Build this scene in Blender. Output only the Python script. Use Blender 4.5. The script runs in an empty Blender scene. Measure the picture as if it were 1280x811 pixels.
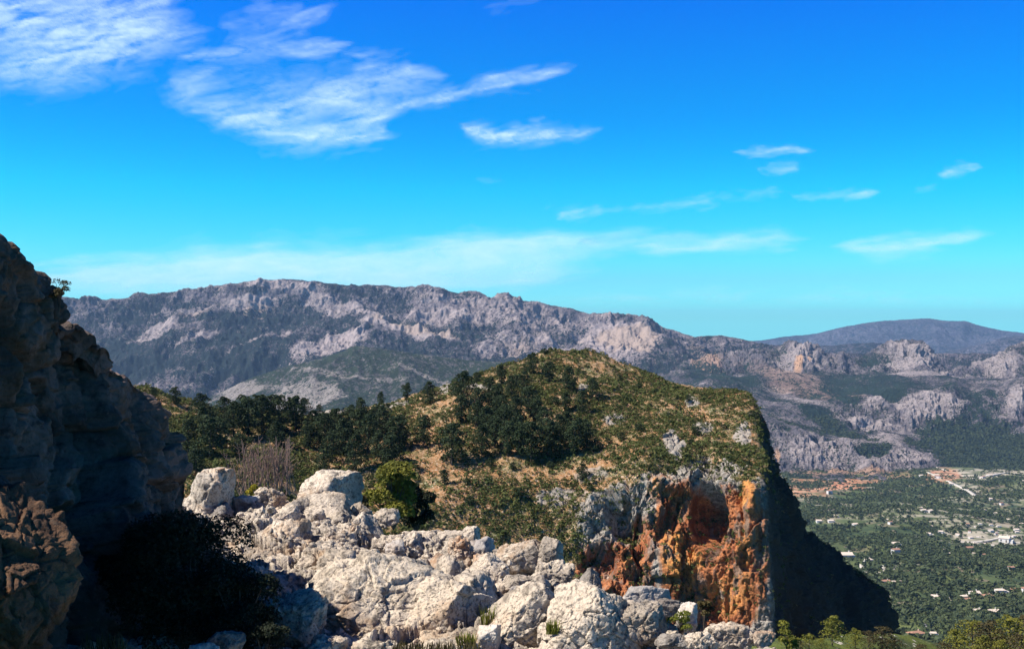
import bpy, bmesh, math, random
import numpy as np
from mathutils import Vector, Matrix

# ------------------------------------------------------------------ camera, sky, sun
F = 1372.0                       # focal length in pixels of the 1280 x 811 photograph
scene = bpy.context.scene
col = scene.collection
cam_d = bpy.data.cameras.new('camera'); cam = bpy.data.objects.new('camera', cam_d); col.objects.link(cam)
cam.location = (0, 0, 0); cam.rotation_euler = (math.radians(90), 0, 0)
cam_d.sensor_width = 36.0; cam_d.lens = 36.0 * F / 1280.0
cam_d.clip_start = 0.5; cam_d.clip_end = 400000
scene.camera = cam

SUN_E, SUN_A = math.radians(50), math.radians(13)   # elevation; angle behind the picture's left
sun_dir = Vector((-math.cos(SUN_E)*math.cos(SUN_A), -math.cos(SUN_E)*math.sin(SUN_A), math.sin(SUN_E)))
world = bpy.data.worlds.new('World'); scene.world = world; world.use_nodes = True
nt = world.node_tree; nt.nodes.clear()
sky = nt.nodes.new('ShaderNodeTexSky'); sky.sky_type = 'NISHITA'; sky.sun_disc = False
sky.sun_elevation = SUN_E; sky.sun_rotation = math.atan2(sun_dir.x, sun_dir.y)
sky.altitude = 600; sky.air_density = 1.0; sky.dust_density = 0.4; sky.ozone_density = 2.0
hs = nt.nodes.new('ShaderNodeHueSaturation'); hs.inputs['Saturation'].default_value = 1.75
tn = nt.nodes.new('ShaderNodeMix'); tn.data_type = 'RGBA'; tn.blend_type = 'MULTIPLY'; tn.inputs[0].default_value = 1; 
tc = nt.nodes.new('ShaderNodeTexCoord'); sx = nt.nodes.new('ShaderNodeSeparateXYZ'); nt.links.new(tc.outputs['Generated'], sx.inputs[0])
cr = nt.nodes.new('ShaderNodeValToRGB'); nt.links.new(sx.outputs[2], cr.inputs[0]); nt.links.new(cr.outputs[0], tn.inputs[7])
cr.color_ramp.elements[0].position = 0.0; cr.color_ramp.elements[0].color = (0.26, 1.25, 2.1, 1)
cr.color_ramp.elements[1].position = 0.30; cr.color_ramp.elements[1].color = (0.02, 0.84, 1.55, 1)
for p_, c_ in ((0.04, (0.30, 0.93, 1.40)), (0.12, (0.09, 1.18, 1.28)), (0.20, (0.03, 1.06, 1.32)), (0.45, (0.10, 0.38, 0.80)), (0.75, (0.24, 0.25, 0.36)), (1.0, (0.28, 0.25, 0.32))):
    e_ = cr.color_ramp.elements.new(p_); e_.color = (*c_, 1)
bg = nt.nodes.new('ShaderNodeBackground'); bg.inputs['Strength'].default_value = 0.085
wo = nt.nodes.new('ShaderNodeOutputWorld')
zc = nt.nodes.new('ShaderNodeMath'); zc.operation = 'MAXIMUM'; zc.inputs[1].default_value = 0.006; nt.links.new(sx.outputs[2], zc.inputs[0])
cx_ = nt.nodes.new('ShaderNodeCombineXYZ'); nt.links.new(sx.outputs[0], cx_.inputs[0]); nt.links.new(sx.outputs[1], cx_.inputs[1]); nt.links.new(zc.outputs[0], cx_.inputs[2]); nt.links.new(cx_.outputs[0], sky.inputs['Vector'])
nt.links.new(sky.outputs[0], hs.inputs['Color']); zg = nt.nodes.new('ShaderNodeMapRange'); zg.inputs['From Min'].default_value = -0.06; zg.inputs['From Max'].default_value = -0.015; zg.inputs['To Min'].default_value = 0.12; nt.links.new(sx.outputs[2], zg.inputs['Value'])
zm = nt.nodes.new('ShaderNodeMath'); zm.operation = 'MULTIPLY'; zm.inputs[1].default_value = 0.085; nt.links.new(zg.outputs[0], zm.inputs[0]); nt.links.new(zm.outputs[0], bg.inputs['Strength'])
nt.links.new(hs.outputs[0], tn.inputs[6]); nt.links.new(tn.outputs[2], bg.inputs[0]); nt.links.new(bg.outputs[0], wo.inputs[0])
sun_l = bpy.data.lights.new('sun', 'SUN'); sun_l.energy = 5.0; sun_l.angle = math.radians(0.5); sun_l.color = (1.0, 0.93, 0.82)
sun_o = bpy.data.objects.new('sun', sun_l); col.objects.link(sun_o)
sun_o.rotation_euler = sun_dir.to_track_quat('Z', 'Y').to_euler()
vs = scene.view_settings; vs.view_transform = 'Standard'; vs.look = 'None'; vs.gamma = 1.0; vs.exposure = 0.75; vs.use_curve_mapping = False
scene.cycles.use_denoising = True
scene.cycles.max_bounces = 4; scene.cycles.diffuse_bounces = 2; scene.cycles.glossy_bounces = 1
scene.cycles.transparent_max_bounces = 12; scene.cycles.volume_bounces = 0
HAZE = 3.1e-5

# ------------------------------------------------------------------ noise
def _hash(ix, iy, iz, seed):
    h = (ix.astype(np.uint32)*np.uint32(374761393)) ^ (iy.astype(np.uint32)*np.uint32(668265263)) ^ (iz.astype(np.uint32)*np.uint32(2147483647)) ^ np.uint32((seed*1274126177) & 0xffffffff)
    h = (h ^ (h >> np.uint32(13)))*np.uint32(1274126177)
    h = (h ^ (h >> np.uint32(15)))*np.uint32(2246822519)
    return h ^ (h >> np.uint32(16))

def pnoise(P, seed=0):
    P = np.asarray(P, dtype=np.float64)
    I = np.floor(P); Fr = (P-I).astype(np.float32); I = I.astype(np.int64)
    u = Fr*Fr*Fr*(Fr*(Fr*6-15)+10)
    out = np.zeros(len(P), np.float32)
    for dx in (0, 1):
        wx = u[:, 0] if dx else 1-u[:, 0]
        for dy in (0, 1):
            wy = u[:, 1] if dy else 1-u[:, 1]
            for dz in (0, 1):
                wz = u[:, 2] if dz else 1-u[:, 2]
                h = _hash(I[:, 0]+dx, I[:, 1]+dy, I[:, 2]+dz, seed)
                gx = ((h & np.uint32(1023)).astype(np.float32)/511.5-1)
                gy = (((h >> np.uint32(10)) & np.uint32(1023)).astype(np.float32)/511.5-1)
                gz = (((h >> np.uint32(20)) & np.uint32(1023)).astype(np.float32)/511.5-1)
                out += wx*wy*wz*(gx*(Fr[:, 0]-dx)+gy*(Fr[:, 1]-dy)+gz*(Fr[:, 2]-dz))
    return out*1.5

def fbm(P, octs=4, gain=0.5, lac=2.03, seed=0):
    s = 0; a = 1.0; t = 0; P = np.asarray(P, dtype=np.float64)
    for i in range(octs):
        s = s+a*pnoise(P, seed+i*17); t += a; a *= gain; P = P*lac+13.7
    return s/t*1.6

def ridged(P, octs=4, gain=0.5, lac=2.1, seed=0):
    s = 0; a = 1.0; t = 0; P = np.asarray(P, dtype=np.float64)
    for i in range(octs):
        s = s+a*(1-np.abs(pnoise(P, seed+i*31))*2.2); t += a; a *= gain; P = P*lac+7.3
    return s/t

def worley(P, seed=0):
    """nearest and second distances, unit random vector of the cell, offset to the cell's point, cell random"""
    P = np.asarray(P, dtype=np.float64); I = np.floor(P).astype(np.int64); Fr = (P-I).astype(np.float32)
    n = len(P); f1 = np.full(n, 9, np.float32); f2 = np.full(n, 9, np.float32)
    bh = np.zeros(n, np.uint32); bd = np.zeros((n, 3), np.float32)
    for dx in (-1, 0, 1):
        for dy in (-1, 0, 1):
            for dz in (-1, 0, 1):
                h = _hash(I[:, 0]+dx, I[:, 1]+dy, I[:, 2]+dz, seed)
                d = np.stack([Fr[:, 0]-dx-(h & np.uint32(1023)).astype(np.float32)/1023,
                              Fr[:, 1]-dy-((h >> np.uint32(10)) & np.uint32(1023)).astype(np.float32)/1023,
                              Fr[:, 2]-dz-((h >> np.uint32(20)) & np.uint32(1023)).astype(np.float32)/1023], 1)
                dist = np.sqrt((d*d).sum(1))
                near = dist < f1
                f2 = np.where(near, f1, np.minimum(f2, dist)); f1 = np.where(near, dist, f1)
                bh = np.where(near, h, bh); bd = np.where(near[:, None], d, bd)
    h2 = (bh ^ np.uint32(0x9e3779b9))*np.uint32(2654435761); h2 = h2 ^ (h2 >> np.uint32(15))
    g = np.stack([(h2 & np.uint32(1023)), (h2 >> np.uint32(10)) & np.uint32(1023), (h2 >> np.uint32(20)) & np.uint32(1023)], 1).astype(np.float32)/511.5-1
    g /= np.linalg.norm(g, axis=1)[:, None]+1e-6
    return f1, f2, g, bd, (h2 & np.uint32(65535)).astype(np.float32)/65535

def blocky(P, scale, seed=0, crack=0.35, warp=0.25, tilt=0.9, offs=0.5, ew=0.14):
    """broken-rock relief: every cell is a tilted facet, with a groove between cells; in units of length"""
    Q = np.asarray(P, dtype=np.float64)/scale
    w = np.stack([pnoise(Q*1.3, seed+k) for k in (3, 5, 7)], 1)*warp
    f1, f2, g, d, r = worley(Q+w, seed)
    e = np.clip((f2-f1)/ew, 0, 1)
    return scale*(tilt*(d*g).sum(1)+offs*(r-0.5)-crack*(1-e)**2*0.5)

def smooth(x, a, b):
    t = np.clip((x-a)/(b-a), 0, 1); return t*t*(3-2*t)

# ------------------------------------------------------------------ interpolation and lofts
def pchip(xk, yk, x):
    xk = np.asarray(xk, float); yk = np.asarray(yk, float)
    if len(xk) == 1: return np.full_like(x, yk[0])
    h = np.diff(xk); dl = np.diff(yk)/h
    m = np.zeros_like(yk)
    for i in range(1, len(xk)-1):
        if dl[i-1]*dl[i] > 0:
            w1 = 2*h[i]+h[i-1]; w2 = h[i]+2*h[i-1]
            m[i] = (w1+w2)/(w1/dl[i-1]+w2/dl[i])
    m[0], m[-1] = dl[0], dl[-1]
    xc = np.clip(x, xk[0], xk[-1]); i = np.clip(np.searchsorted(xk, xc, side='right')-1, 0, len(xk)-2)
    t = (xc-xk[i])/h[i]
    return (yk[i]*(2*t**3-3*t**2+1)+h[i]*m[i]*(t**3-2*t**2+t)+yk[i+1]*(-2*t**3+3*t**2)+h[i]*m[i+1]*(t**3-t**2))

def unproject(px, py, d):
    return np.stack([(px-640.0)/F*d, d, (405.5-py)/F*d], -1)

class Sheet: pass

def loft(rows, ns, nts, world_rows=False, curve=0.6):
    """rows: for each row a list of (s, a, b, c); a, b, c = picture x, picture y, distance (or world x, y, z).
    Returns a Sheet of base points with its design coordinates."""
    smin = max(r[0][0] for r in rows); smax = min(r[-1][0] for r in rows)
    s = np.linspace(smin, smax, ns)
    ctrl = []
    for r in rows:
        r = np.array(r, float)
        ch = [pchip(r[:, 0], r[:, k], s) for k in (1, 2)]
        ch.append(pchip(r[:, 0], r[:, 3], s) if world_rows else np.exp(pchip(r[:, 0], np.log(r[:, 3]), s)))
        ctrl.append(np.stack(ch, -1))
    ctrl = np.array(ctrl)                              # R, ns, 3
    if not world_rows: W = unproject(ctrl[..., 0], ctrl[..., 1], ctrl[..., 2])
    else: W = ctrl
    R = len(rows); out = []; ts = []
    M = np.zeros_like(W)
    for i in range(R):
        if i == 0: M[i] = W[1]-W[0]
        elif i == R-1: M[i] = W[-1]-W[-2]
        else:
            a = W[i]-W[i-1]; b = W[i+1]-W[i]
            la = np.linalg.norm(a, axis=-1, keepdims=True); lb = np.linalg.norm(b, axis=-1, keepdims=True)
            M[i] = (a/(la+1e-9)+b/(lb+1e-9))*0.5*np.minimum(la, lb)
    for i in range(R-1):
        n = nts[i]
        for k in range(n+(1 if i == R-2 else 0)):
            t = k/n
            lin = W[i]*(1-t)+W[i+1]*t
            her = W[i]*(2*t**3-3*t**2+1)+M[i]*(t**3-2*t**2+t)+W[i+1]*(-2*t**3+3*t**2)+M[i+1]*(t**3-t**2)
            out.append(lin*(1-curve)+her*curve); ts.append(i+t)
    S = Sheet(); P = np.array(out)
    S.nr, S.ns = P.shape[:2]; S.P = P.reshape(-1, 3)
    S.s = np.broadcast_to(s, (S.nr, ns)).ravel().copy(); S.t = np.repeat(np.array(ts), ns)
    S.refresh(); return S

def _refresh(S, flip=None):
    G = S.P.reshape(S.nr, S.ns, 3)
    N = np.cross(np.gradient(G, axis=1), np.gradient(G, axis=0))
    N /= np.linalg.norm(N, axis=-1, keepdims=True)+1e-12
    N = N.reshape(-1, 3)
    if not hasattr(S, 'sign'):
        S.sign = -1.0 if (N*(-S.P)).sum(1)[S.t > 1].mean() < 0 else 1.0
    S.N = N*S.sign
    S.px = 640+F*S.P[:, 0]/S.P[:, 1]; S.py = 405.5-F*S.P[:, 2]/S.P[:, 1]
Sheet.refresh = _refresh

def sheet_quads(S):
    i = np.arange(S.nr-1)[:, None]*S.ns+np.arange(S.ns-1)[None, :]
    q = np.stack([i, i+1, i+1+S.ns, i+S.ns], -1).reshape(-1, 4)
    return q[:, ::-1] if S.sign < 0 else q

def mesh_np(name, V, Q, smooth_sh=True, attrs=None, mats=None):
    me = bpy.data.meshes.new(name); V = np.asarray(V, np.float32); Q = np.asarray(Q, np.int32); k = Q.shape[1]
    me.vertices.add(len(V)); me.vertices.foreach_set('co', V.ravel())
    me.loops.add(Q.size); me.loops.foreach_set('vertex_index', Q.ravel())
    me.polygons.add(len(Q)); me.polygons.foreach_set('loop_start', np.arange(0, Q.size, k, dtype=np.int32))
    me.polygons.foreach_set('loop_total', np.full(len(Q), k, np.int32))
    me.polygons.foreach_set('use_smooth', np.full(len(Q), smooth_sh))
    me.update(calc_edges=True)
    for an, av in (attrs or {}).items():
        a = me.attributes.new(an, 'FLOAT', 'POINT'); a.data.foreach_set('value', np.asarray(av, np.float32))
    for m in (mats or []): me.materials.append(m)
    return me

def tag(o, label=None, cat=None, group=None, kind=None):
    if label: o['label'] = label
    if cat: o['category'] = cat
    if group: o['group'] = group
    if kind: o['kind'] = kind
    return o

def link(name, me, parent=None):
    o = bpy.data.objects.new(name, me); col.objects.link(o)
    if parent is not None: o.parent = parent
    return o

def empty(name, loc, rz=0):
    o = bpy.data.objects.new(name, None); col.objects.link(o); o.location = loc; o.rotation_euler = (0, 0, rz); o.empty_display_size = 0.1
    return o

def blobs(S, lst, seed=1, wob=0.5, freq=None):
    """soft patches given in the photograph's pixel coordinates, with ragged edges; stays on the ground it is laid on"""
    px, py = S.px0, S.py0; out = np.zeros(len(px), np.float32)
    for b in lst:
        cx, cy, rx, ry, v = b[:5]; rot = math.radians(b[5]) if len(b) > 5 else 0
        dx, dy = px-cx, py-cy
        u = (dx*math.cos(rot)+dy*math.sin(rot))/rx; w = (-dx*math.sin(rot)+dy*math.cos(rot))/ry
        r = np.sqrt(u*u+w*w)+wob*S.bn
        out = np.maximum(out, v*(1-smooth(r, 0.6, 1.15)))
    return out

# ------------------------------------------------------------------ materials
def new_mat(name):
    m = bpy.data.materials.new(name); m.use_nodes = True; n = m.node_tree; n.nodes.clear()
    out = n.nodes.new('ShaderNodeOutputMaterial'); return m, n, out

class NB:
    """tiny node-building helper"""
    def __init__(s, n):
        s.n = n; s.geo = n.nodes.new('ShaderNodeNewGeometry'); s.pos = s.geo.outputs['Position']
    def val(s, sock, v):
        if isinstance(v, bpy.types.NodeSocket): s.n.links.new(v, sock)
        elif v is not None: sock.default_value = v
    def attr(s, name):
        a = s.n.nodes.new('ShaderNodeAttribute'); a.attribute_name = name; return a.outputs['Fac']
    def noise(s, scale, detail=4, rough=0.6, vec=None, dist=0.0, stretch=None):
        v = vec or s.pos
        if stretch:
            mp = s.n.nodes.new('ShaderNodeMapping'); s.n.links.new(v, mp.inputs['Vector']); mp.inputs['Scale'].default_value = stretch; v = mp.outputs[0]
        t = s.n.nodes.new('ShaderNodeTexNoise'); s.n.links.new(v, t.inputs['Vector'])
        t.inputs['Scale'].default_value = scale; t.inputs['Detail'].default_value = detail; t.inputs['Roughness'].default_value = rough; t.inputs['Distortion'].default_value = dist
        return t.outputs['Fac']
    def voro(s, scale, feat='F1', vec=None, out='Distance', warp=None):
        v = vec or s.pos
        if warp:
            nz = s.n.nodes.new('ShaderNodeTexNoise'); s.n.links.new(v, nz.inputs['Vector']); nz.inputs['Scale'].default_value = scale*1.5
            mx = s.n.nodes.new('ShaderNodeVectorMath'); mx.operation = 'MULTIPLY_ADD'; s.n.links.new(nz.outputs['Color'], mx.inputs[0])
            mx.inputs[1].default_value = (warp,)*3; s.n.links.new(v, mx.inputs[2]); v = mx.outputs[0]
        t = s.n.nodes.new('ShaderNodeTexVoronoi'); t.feature = feat; s.n.links.new(v, t.inputs['Vector']); t.inputs['Scale'].default_value = scale
        return t.outputs[out]
    def ramp(s, fac, a, b, lo=0.0, hi=1.0):
        m = s.n.nodes.new('ShaderNodeMapRange'); m.interpolation_type = 'SMOOTHSTEP'; s.val(m.inputs['Value'], fac)
        m.inputs['From Min'].default_value = a; m.inputs['From Max'].default_value = b; m.inputs['To Min'].default_value = lo; m.inputs['To Max'].default_value = hi
        return m.outputs[0]
    def math(s, op, a, b=None, c=None, clamp=False):
        m = s.n.nodes.new('ShaderNodeMath'); m.operation = op; m.use_clamp = clamp
        s.val(m.inputs[0], a); s.val(m.inputs[1], b)
        if c is not None: s.val(m.inputs[2], c)
        return m.outputs[0]
    def mix(s, fac, a, b):
        m = s.n.nodes.new('ShaderNodeMix'); m.data_type = 'RGBA'
        s.val(m.inputs[0], fac)
        s.val(m.inputs[6], a if isinstance(a, bpy.types.NodeSocket) else (*a, 1)); s.val(m.inputs[7], b if isinstance(b, bpy.types.NodeSocket) else (*b, 1))
        return m.outputs[2]
    def bump(s, h, strength, dist, nrm=None):
        b = s.n.nodes.new('ShaderNodeBump'); b.inputs['Strength'].default_value = strength; b.inputs['Distance'].default_value = dist
        s.n.links.new(h, b.inputs['Height'])
        if nrm: s.n.links.new(nrm, b.inputs['Normal'])
        return b.outputs[0]
    def diffuse(s, colr, nrm=None, rough=0.9, out=None, spec=0.15):
        p = s.n.nodes.new('ShaderNodeBsdfPrincipled'); s.val(p.inputs['Base Color'], colr if isinstance(colr, bpy.types.NodeSocket) else (*colr, 1))
        p.inputs['Roughness'].default_value = rough; p.inputs['Specular IOR Level'].default_value = spec
        if nrm: s.n.links.new(nrm, p.inputs['Normal'])
        if out is not None: s.n.links.new(p.outputs[0], out.inputs['Surface'])
        return p

# limestone of the near rocks and boulders
def rock_mat(name, pale=(0.56, 0.475, 0.385), grey=(0.31, 0.265, 0.22), warm=(0.42, 0.27, 0.16), warm_amt=0.55, sc=1.0, bump_d=0.06, stain=0.75):
    m, n, out = new_mat(name); b = NB(n)
    n1 = b.noise(0.55*sc, 5, 0.65); n2 = b.noise(2.2*sc, 6, 0.7); n3 = b.noise(9*sc, 5, 0.7); n4 = b.noise(0.35*sc, 4, 0.6, stretch=(1.3, 1.1, 0.8))
    c = b.mix(b.ramp(n1, 0.42, 0.62), pale, grey)
    c = b.mix(b.ramp(n2, 0.53, 0.64, 0, 0.7), c, tuple(x*0.5 for x in grey))
    c = b.mix(b.math('MULTIPLY', b.ramp(n4, 0.5, 0.62), b.ramp(n2, 0.35, 0.6, 0, warm_amt)), c, warm)
    c = b.mix(b.ramp(n3, 0.50, 0.62, 0, stain), c, (0.08, 0.07, 0.06))
    c = b.mix(b.ramp(n3, 0.42, 0.28, 0, 0.5), c, tuple(min(0.60, x*1.25) for x in pale))
    vz = b.voro(1.7*sc, 'DISTANCE_TO_EDGE', warp=0.5/sc)
    cr = b.ramp(vz, 0.0, 0.045)
    h = b.math('MULTIPLY_ADD', cr, 0.16, b.math('MULTIPLY', n2, 1.7)); h = b.math('MULTIPLY_ADD', n3, 0.75, h)
    h = b.math('MULTIPLY_ADD', b.noise(30*sc, 3, 0.7), 0.22, h)
    b.diffuse(c, b.bump(h, 1.0, bump_d), out=out); return m

def leaf_mat(name, ca, cb, trans=0.25, cc=None, scale=0.8):
    """ca..cb by the 'tint' attribute and a world noise"""
    m, n, out = new_mat(name); b = NB(n)
    t = b.attr('tint'); nz = b.noise(scale, 3, 0.6)
    f = b.math('ADD', b.math('MULTIPLY', t, 0.7), b.ramp(nz, 0.35, 0.65, 0, 0.3), clamp=True)
    c = b.mix(f, ca, cb)
    if cc: c = b.mix(b.ramp(t, 0.86, 0.95), c, cc)
    p = b.diffuse(c, rough=0.75, spec=0.2)
    tr = n.nodes.new('ShaderNodeBsdfTranslucent'); n.links.new(c, tr.inputs['Color'])
    mx = n.nodes.new('ShaderNodeMixShader'); mx.inputs[0].default_value = trans
    n.links.new(p.outputs[0], mx.inputs[1]); n.links.new(tr.outputs[0], mx.inputs[2]); n.links.new(mx.outputs[0], out.inputs['Surface'])
    return m
def plain_mat(name, c, rough=0.85, nscale=None, amt=0.3, spec=0.2):
    m, n, out = new_mat(name); b = NB(n)
    cc = c if not nscale else b.mix(b.ramp(b.noise(nscale, 5, 0.7), 0.35, 0.65), tuple(x*(1-amt) for x in c), tuple(min(1, x*(1+amt*0.5)) for x in c))
    b.diffuse(cc, rough=rough, out=out, spec=spec); return m
# ------------------------------------------------------------------ far terrain material
def mountain_mat(name, rockA, rockB, veg, soil=(0.36, 0.27, 0.21), grain=1.0, bump_d=13.0):
    m, n, out = new_mat(name); b = NB(n)
    a_v, a_r, a_s = b.attr('veg'), b.attr('rock'), b.attr('soil')
    n1 = b.noise(0.012*grain, 6, 0.7); n2 = b.noise(0.045*grain, 5, 0.75)
    c = b.mix(b.ramp(b.math('ADD', n1, b.math('MULTIPLY', a_r, 0.25)), 0.42, 0.72), rockA, rockB)
    c = b.mix(b.ramp(n2, 0.50, 0.62, 0, 0.7), c, tuple(x*0.4 for x in rockA))
    c = b.mix(a_s, c, soil)
    # scrub: dots and patches thickening with the veg attribute
    d = b.math('ADD', b.math('MULTIPLY', n2, 0.6), b.math('MULTIPLY', b.noise(0.11*grain, 3, 0.7), 0.55))
    d = b.math('MULTIPLY_ADD', d, 3.8, -1.61)
    f = b.ramp(b.math('SUBTRACT', b.math('ADD', a_v, 0.05), d), -0.06, 0.06)
    vg = b.mix(b.ramp(n1, 0.35, 0.65), veg, tuple(x*1.5 for x in veg))
    c = b.mix(f, c, vg)
    h = b.math('MULTIPLY_ADD', n2, 1.0, b.math('MULTIPLY', n1, 1.0))
    h = b.math('MULTIPLY_ADD', f, 0.35, h)
    b.diffuse(c, b.bump(h, 1.0, bump_d), out=out, spec=0.05); return m

def finish(S, name, mat, attrs, label, cat, kind='structure'):
    o = link(name, mesh_np(name, S.P, sheet_quads(S), True, attrs, [mat])); tag(o, label, cat, None, kind)
    return o

def prep(S, bf):
    S.px0, S.py0 = S.px.copy(), S.py.copy(); S.bn = fbm(S.P*bf, 5, 0.6, seed=5)

# ---- the long limestone range behind everything
crest = [(-200, 385), (40, 377), (95, 375), (130, 375.5), (150, 373), (200, 367), (250, 361), (290, 355), (330, 350.5), (365, 349.5), (400, 353), (440, 357), (480, 356), (500, 360),
         (515, 357), (545, 358), (565, 364), (590, 363), (606, 367), (613, 376), (620, 373), (632, 371), (655, 375), (690, 380), (728, 388), (742, 393), (775, 391), (800, 395), (820, 404), (845, 413),
         (870, 420), (900, 419), (930, 424), (955, 430), (1000, 436), (1060, 440), (1120, 440), (1300, 445), (1400, 450)]
rowsA = [[(x, x, y+34, 7400) for x, y in crest],
         [(x, x, y, 6500) for x, y in crest],
         [(-200, -200, 420, 6250), (100, 100, 405, 6250), (350, 350, 385, 6200), (600, 600, 388, 6250), (740, 740, 410, 6250), (870, 870, 432, 6250), (1000, 1000, 446, 6200), (1400, 1400, 460, 6200)],
         [(-200, -200, 455, 5900), (100, 100, 440, 5850), (350, 350, 425, 5750), (600, 600, 425, 5750), (740, 740, 440, 5700), (870, 870, 452, 5750), (1000, 1000, 460, 5800), (1400, 1400, 475, 5800)],
         [(-200, -200, 490, 5500), (100, 100, 480, 5400), (350, 350, 466, 5300), (600, 600, 462, 5300), (740, 740, 465, 5300), (870, 870, 474, 5300), (1000, 1000, 474, 5500), (1400, 1400, 492, 5500)],
         [(-200, -200, 560, 4900), (350, 350, 540, 4800), (740, 740, 520, 4800), (1400, 1400, 540, 4900)]]
A = loft(rowsA, 1500, [14, 50, 75, 75, 45]); prep(A, 0.0022)
g = smooth(A.t, 0.9, 1.35)
gl = A.P*np.array([1, 0.45, 0.35])
rid = ridged(gl*0.0016, 6, 0.55, seed=3); rid2 = ridged(gl*0.009, 4, 0.55, seed=9)
cl = smooth(fbm(np.stack([A.s*0.02, A.t*3, A.t*0], 1), 3, seed=4), -0.1, 0.4)
nrm_push = g*(rid-0.55)*150+g*(rid2-0.5)*30
# cliff bands: steps that follow the strata
ph = A.t*5.0+fbm(A.P*0.0008, 3, seed=8)*1.6
step = (ph-np.floor(ph)); step = smooth(step, 0.1, 0.45)-step
nrm_push += g*step*30
A.P = A.P+A.N*nrm_push[:, None]
edge = np.exp(-((A.t-1.0)/0.22)**2)
crag = ridged(A.P*np.array([0.006, 0.002, 0.001]), 5, 0.6, seed=13)
cragwin = smooth(A.s, 470, 520)*(1-smooth(A.s, 850, 900))*0.8+0.25
A.P[:, 2] += edge*(crag-0.6)*20*(cragwin-0.1)
A.refresh()
slope = 1-np.clip(A.N[:, 2], 0, 1)
nv = fbm(A.P*0.004, 5, 0.6, seed=21); nst = fbm(np.stack([A.P[:, 0]*0.0012, A.P[:, 1]*0.002, A.P[:, 2]*0.014+fbm(A.P*0.001, 3, seed=2)*1.5], 1), 4, 0.6, seed=33)
nf = fbm(A.P*0.016, 4, 0.6, seed=23)
vegA = 0.56+0.08*smooth(A.t, 1.8, 3.0)+0.22*nv+0.30*nst+0.34*nf-0.30*(rid-0.55)-0.10*smooth(A.s, 430, 600)*(1-smooth(A.t, 1.8, 2.6))
vegA += blobs(A, [(290, 448, 190, 30, 0.24, 3), (150, 455, 90, 35, 0.3), (300, 405, 60, 12, 0.15), (215, 385, 70, 10, 0.12), (560, 452, 160, 22, 0.2), (900, 470, 80, 22, 0.25, 12), (930, 436, 40, 8, 0.2), (470, 372, 90, 9, 0.2, 12)])
rockA_ = blobs(A, [(410, 436, 46, 13, 1.0, -14), (770, 428, 60, 26, 0.85, 10), (310, 382, 45, 9, 0.7, -18), (700, 440, 120, 20, 0.5), (520, 420, 75, 5, 0.8, 12), (450, 392, 40, 5, 0.6, 30), (640, 395, 160, 25, 0.35, 8), (350, 358, 60, 7, .6), (190, 415, 50, 8, .6, -14), (250, 425, 40, 5, .6, -20), (230, 392, 50, 5, .5), (400, 375, 50, 9, .6, 28), (560, 400, 50, 12, .5), (330, 425, 50, 4, .6, -25), (620, 445, 40, 8, .6)])
vegA -= rockA_*0.7
vegA -= 0.18*(A.t < 1.25)*cragwin
soilA = blobs(A, [(790, 432, 42, 18, 0.8, 15), (540, 422, 60, 4, 0.7, 12), (320, 388, 35, 6, 0.7, -20), (880, 446, 30, 10, 0.5), (250, 397, 60, 5, 0.5), (660, 440, 40, 8, .5)], wob=0.9)
matA = mountain_mat('range_limestone', (0.115, 0.10, 0.115), (0.36, 0.30, 0.29), (0.013, 0.019, 0.018))
finish(A, 'mountain_range', matA, {'veg': vegA, 'rock': rockA_, 'soil': soilA*0.8}, 'long grey limestone mountain range with craggy crest spanning the horizon', 'mountain')

# ---- green foothill in front of the range
rowsF = [[(x, x, y+30, 4900) for x, y in [(180, 540), (440, 470), (640, 480), (840, 520)]],
         [(x, x, y, 4300) for x, y in [(180, 540), (230, 514), (250, 502), (300, 477), (340, 462), (400, 448), (430, 437), (441, 431), (455, 432), (480, 436), (540, 443), (600, 450), (650, 456), (700, 464), (760, 478), (840, 510)]],
         [(180, 180, 560, 4100), (300, 300, 500, 4100), (440, 440, 470, 4050), (600, 600, 480, 4050), (840, 840, 540, 4100)],
         [(180, 180, 600, 3800), (440, 440, 520, 3700), (840, 840, 560, 3800)],
         [(180, 180, 660, 3500), (440, 440, 600, 3450), (840, 840, 640, 3500)]]
Fh = loft(rowsF, 800, [12, 50, 60, 25]); prep(Fh, 0.003)
g = smooth(Fh.t, 0.8, 1.4)
r1 = ridged(Fh.P*np.array([0.0028, 0.0015, 0.001]), 5, 0.5, seed=41)
Fh.P = Fh.P+Fh.N*(g*(r1-0.55)*50)[:, None]; Fh.refresh()
rkF = blobs(Fh, [(300, 492, 45, 10, 1.0, -22), (390, 492, 60, 18, 0.8), (440, 470, 80, 4, 0.5, 6), (540, 470, 60, 4, 0.6, 14), (345, 480, 30, 6, .6)], wob=1.1)
vegF = 0.72+0.26*fbm(Fh.P*0.03, 3, seed=7)+0.18*fbm(Fh.P*0.006, 4, seed=6)-0.55*rkF
matF = mountain_mat('foothill_scrub', (0.13, 0.12, 0.12), (0.26, 0.23, 0.21), (0.022, 0.031, 0.018))
finish(Fh, 'foothill', matF, {'veg': vegF, 'rock': rkF, 'soil': rkF*0}, 'green scrub covered foothill with grey rock ledges below the range', 'hill')

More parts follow.
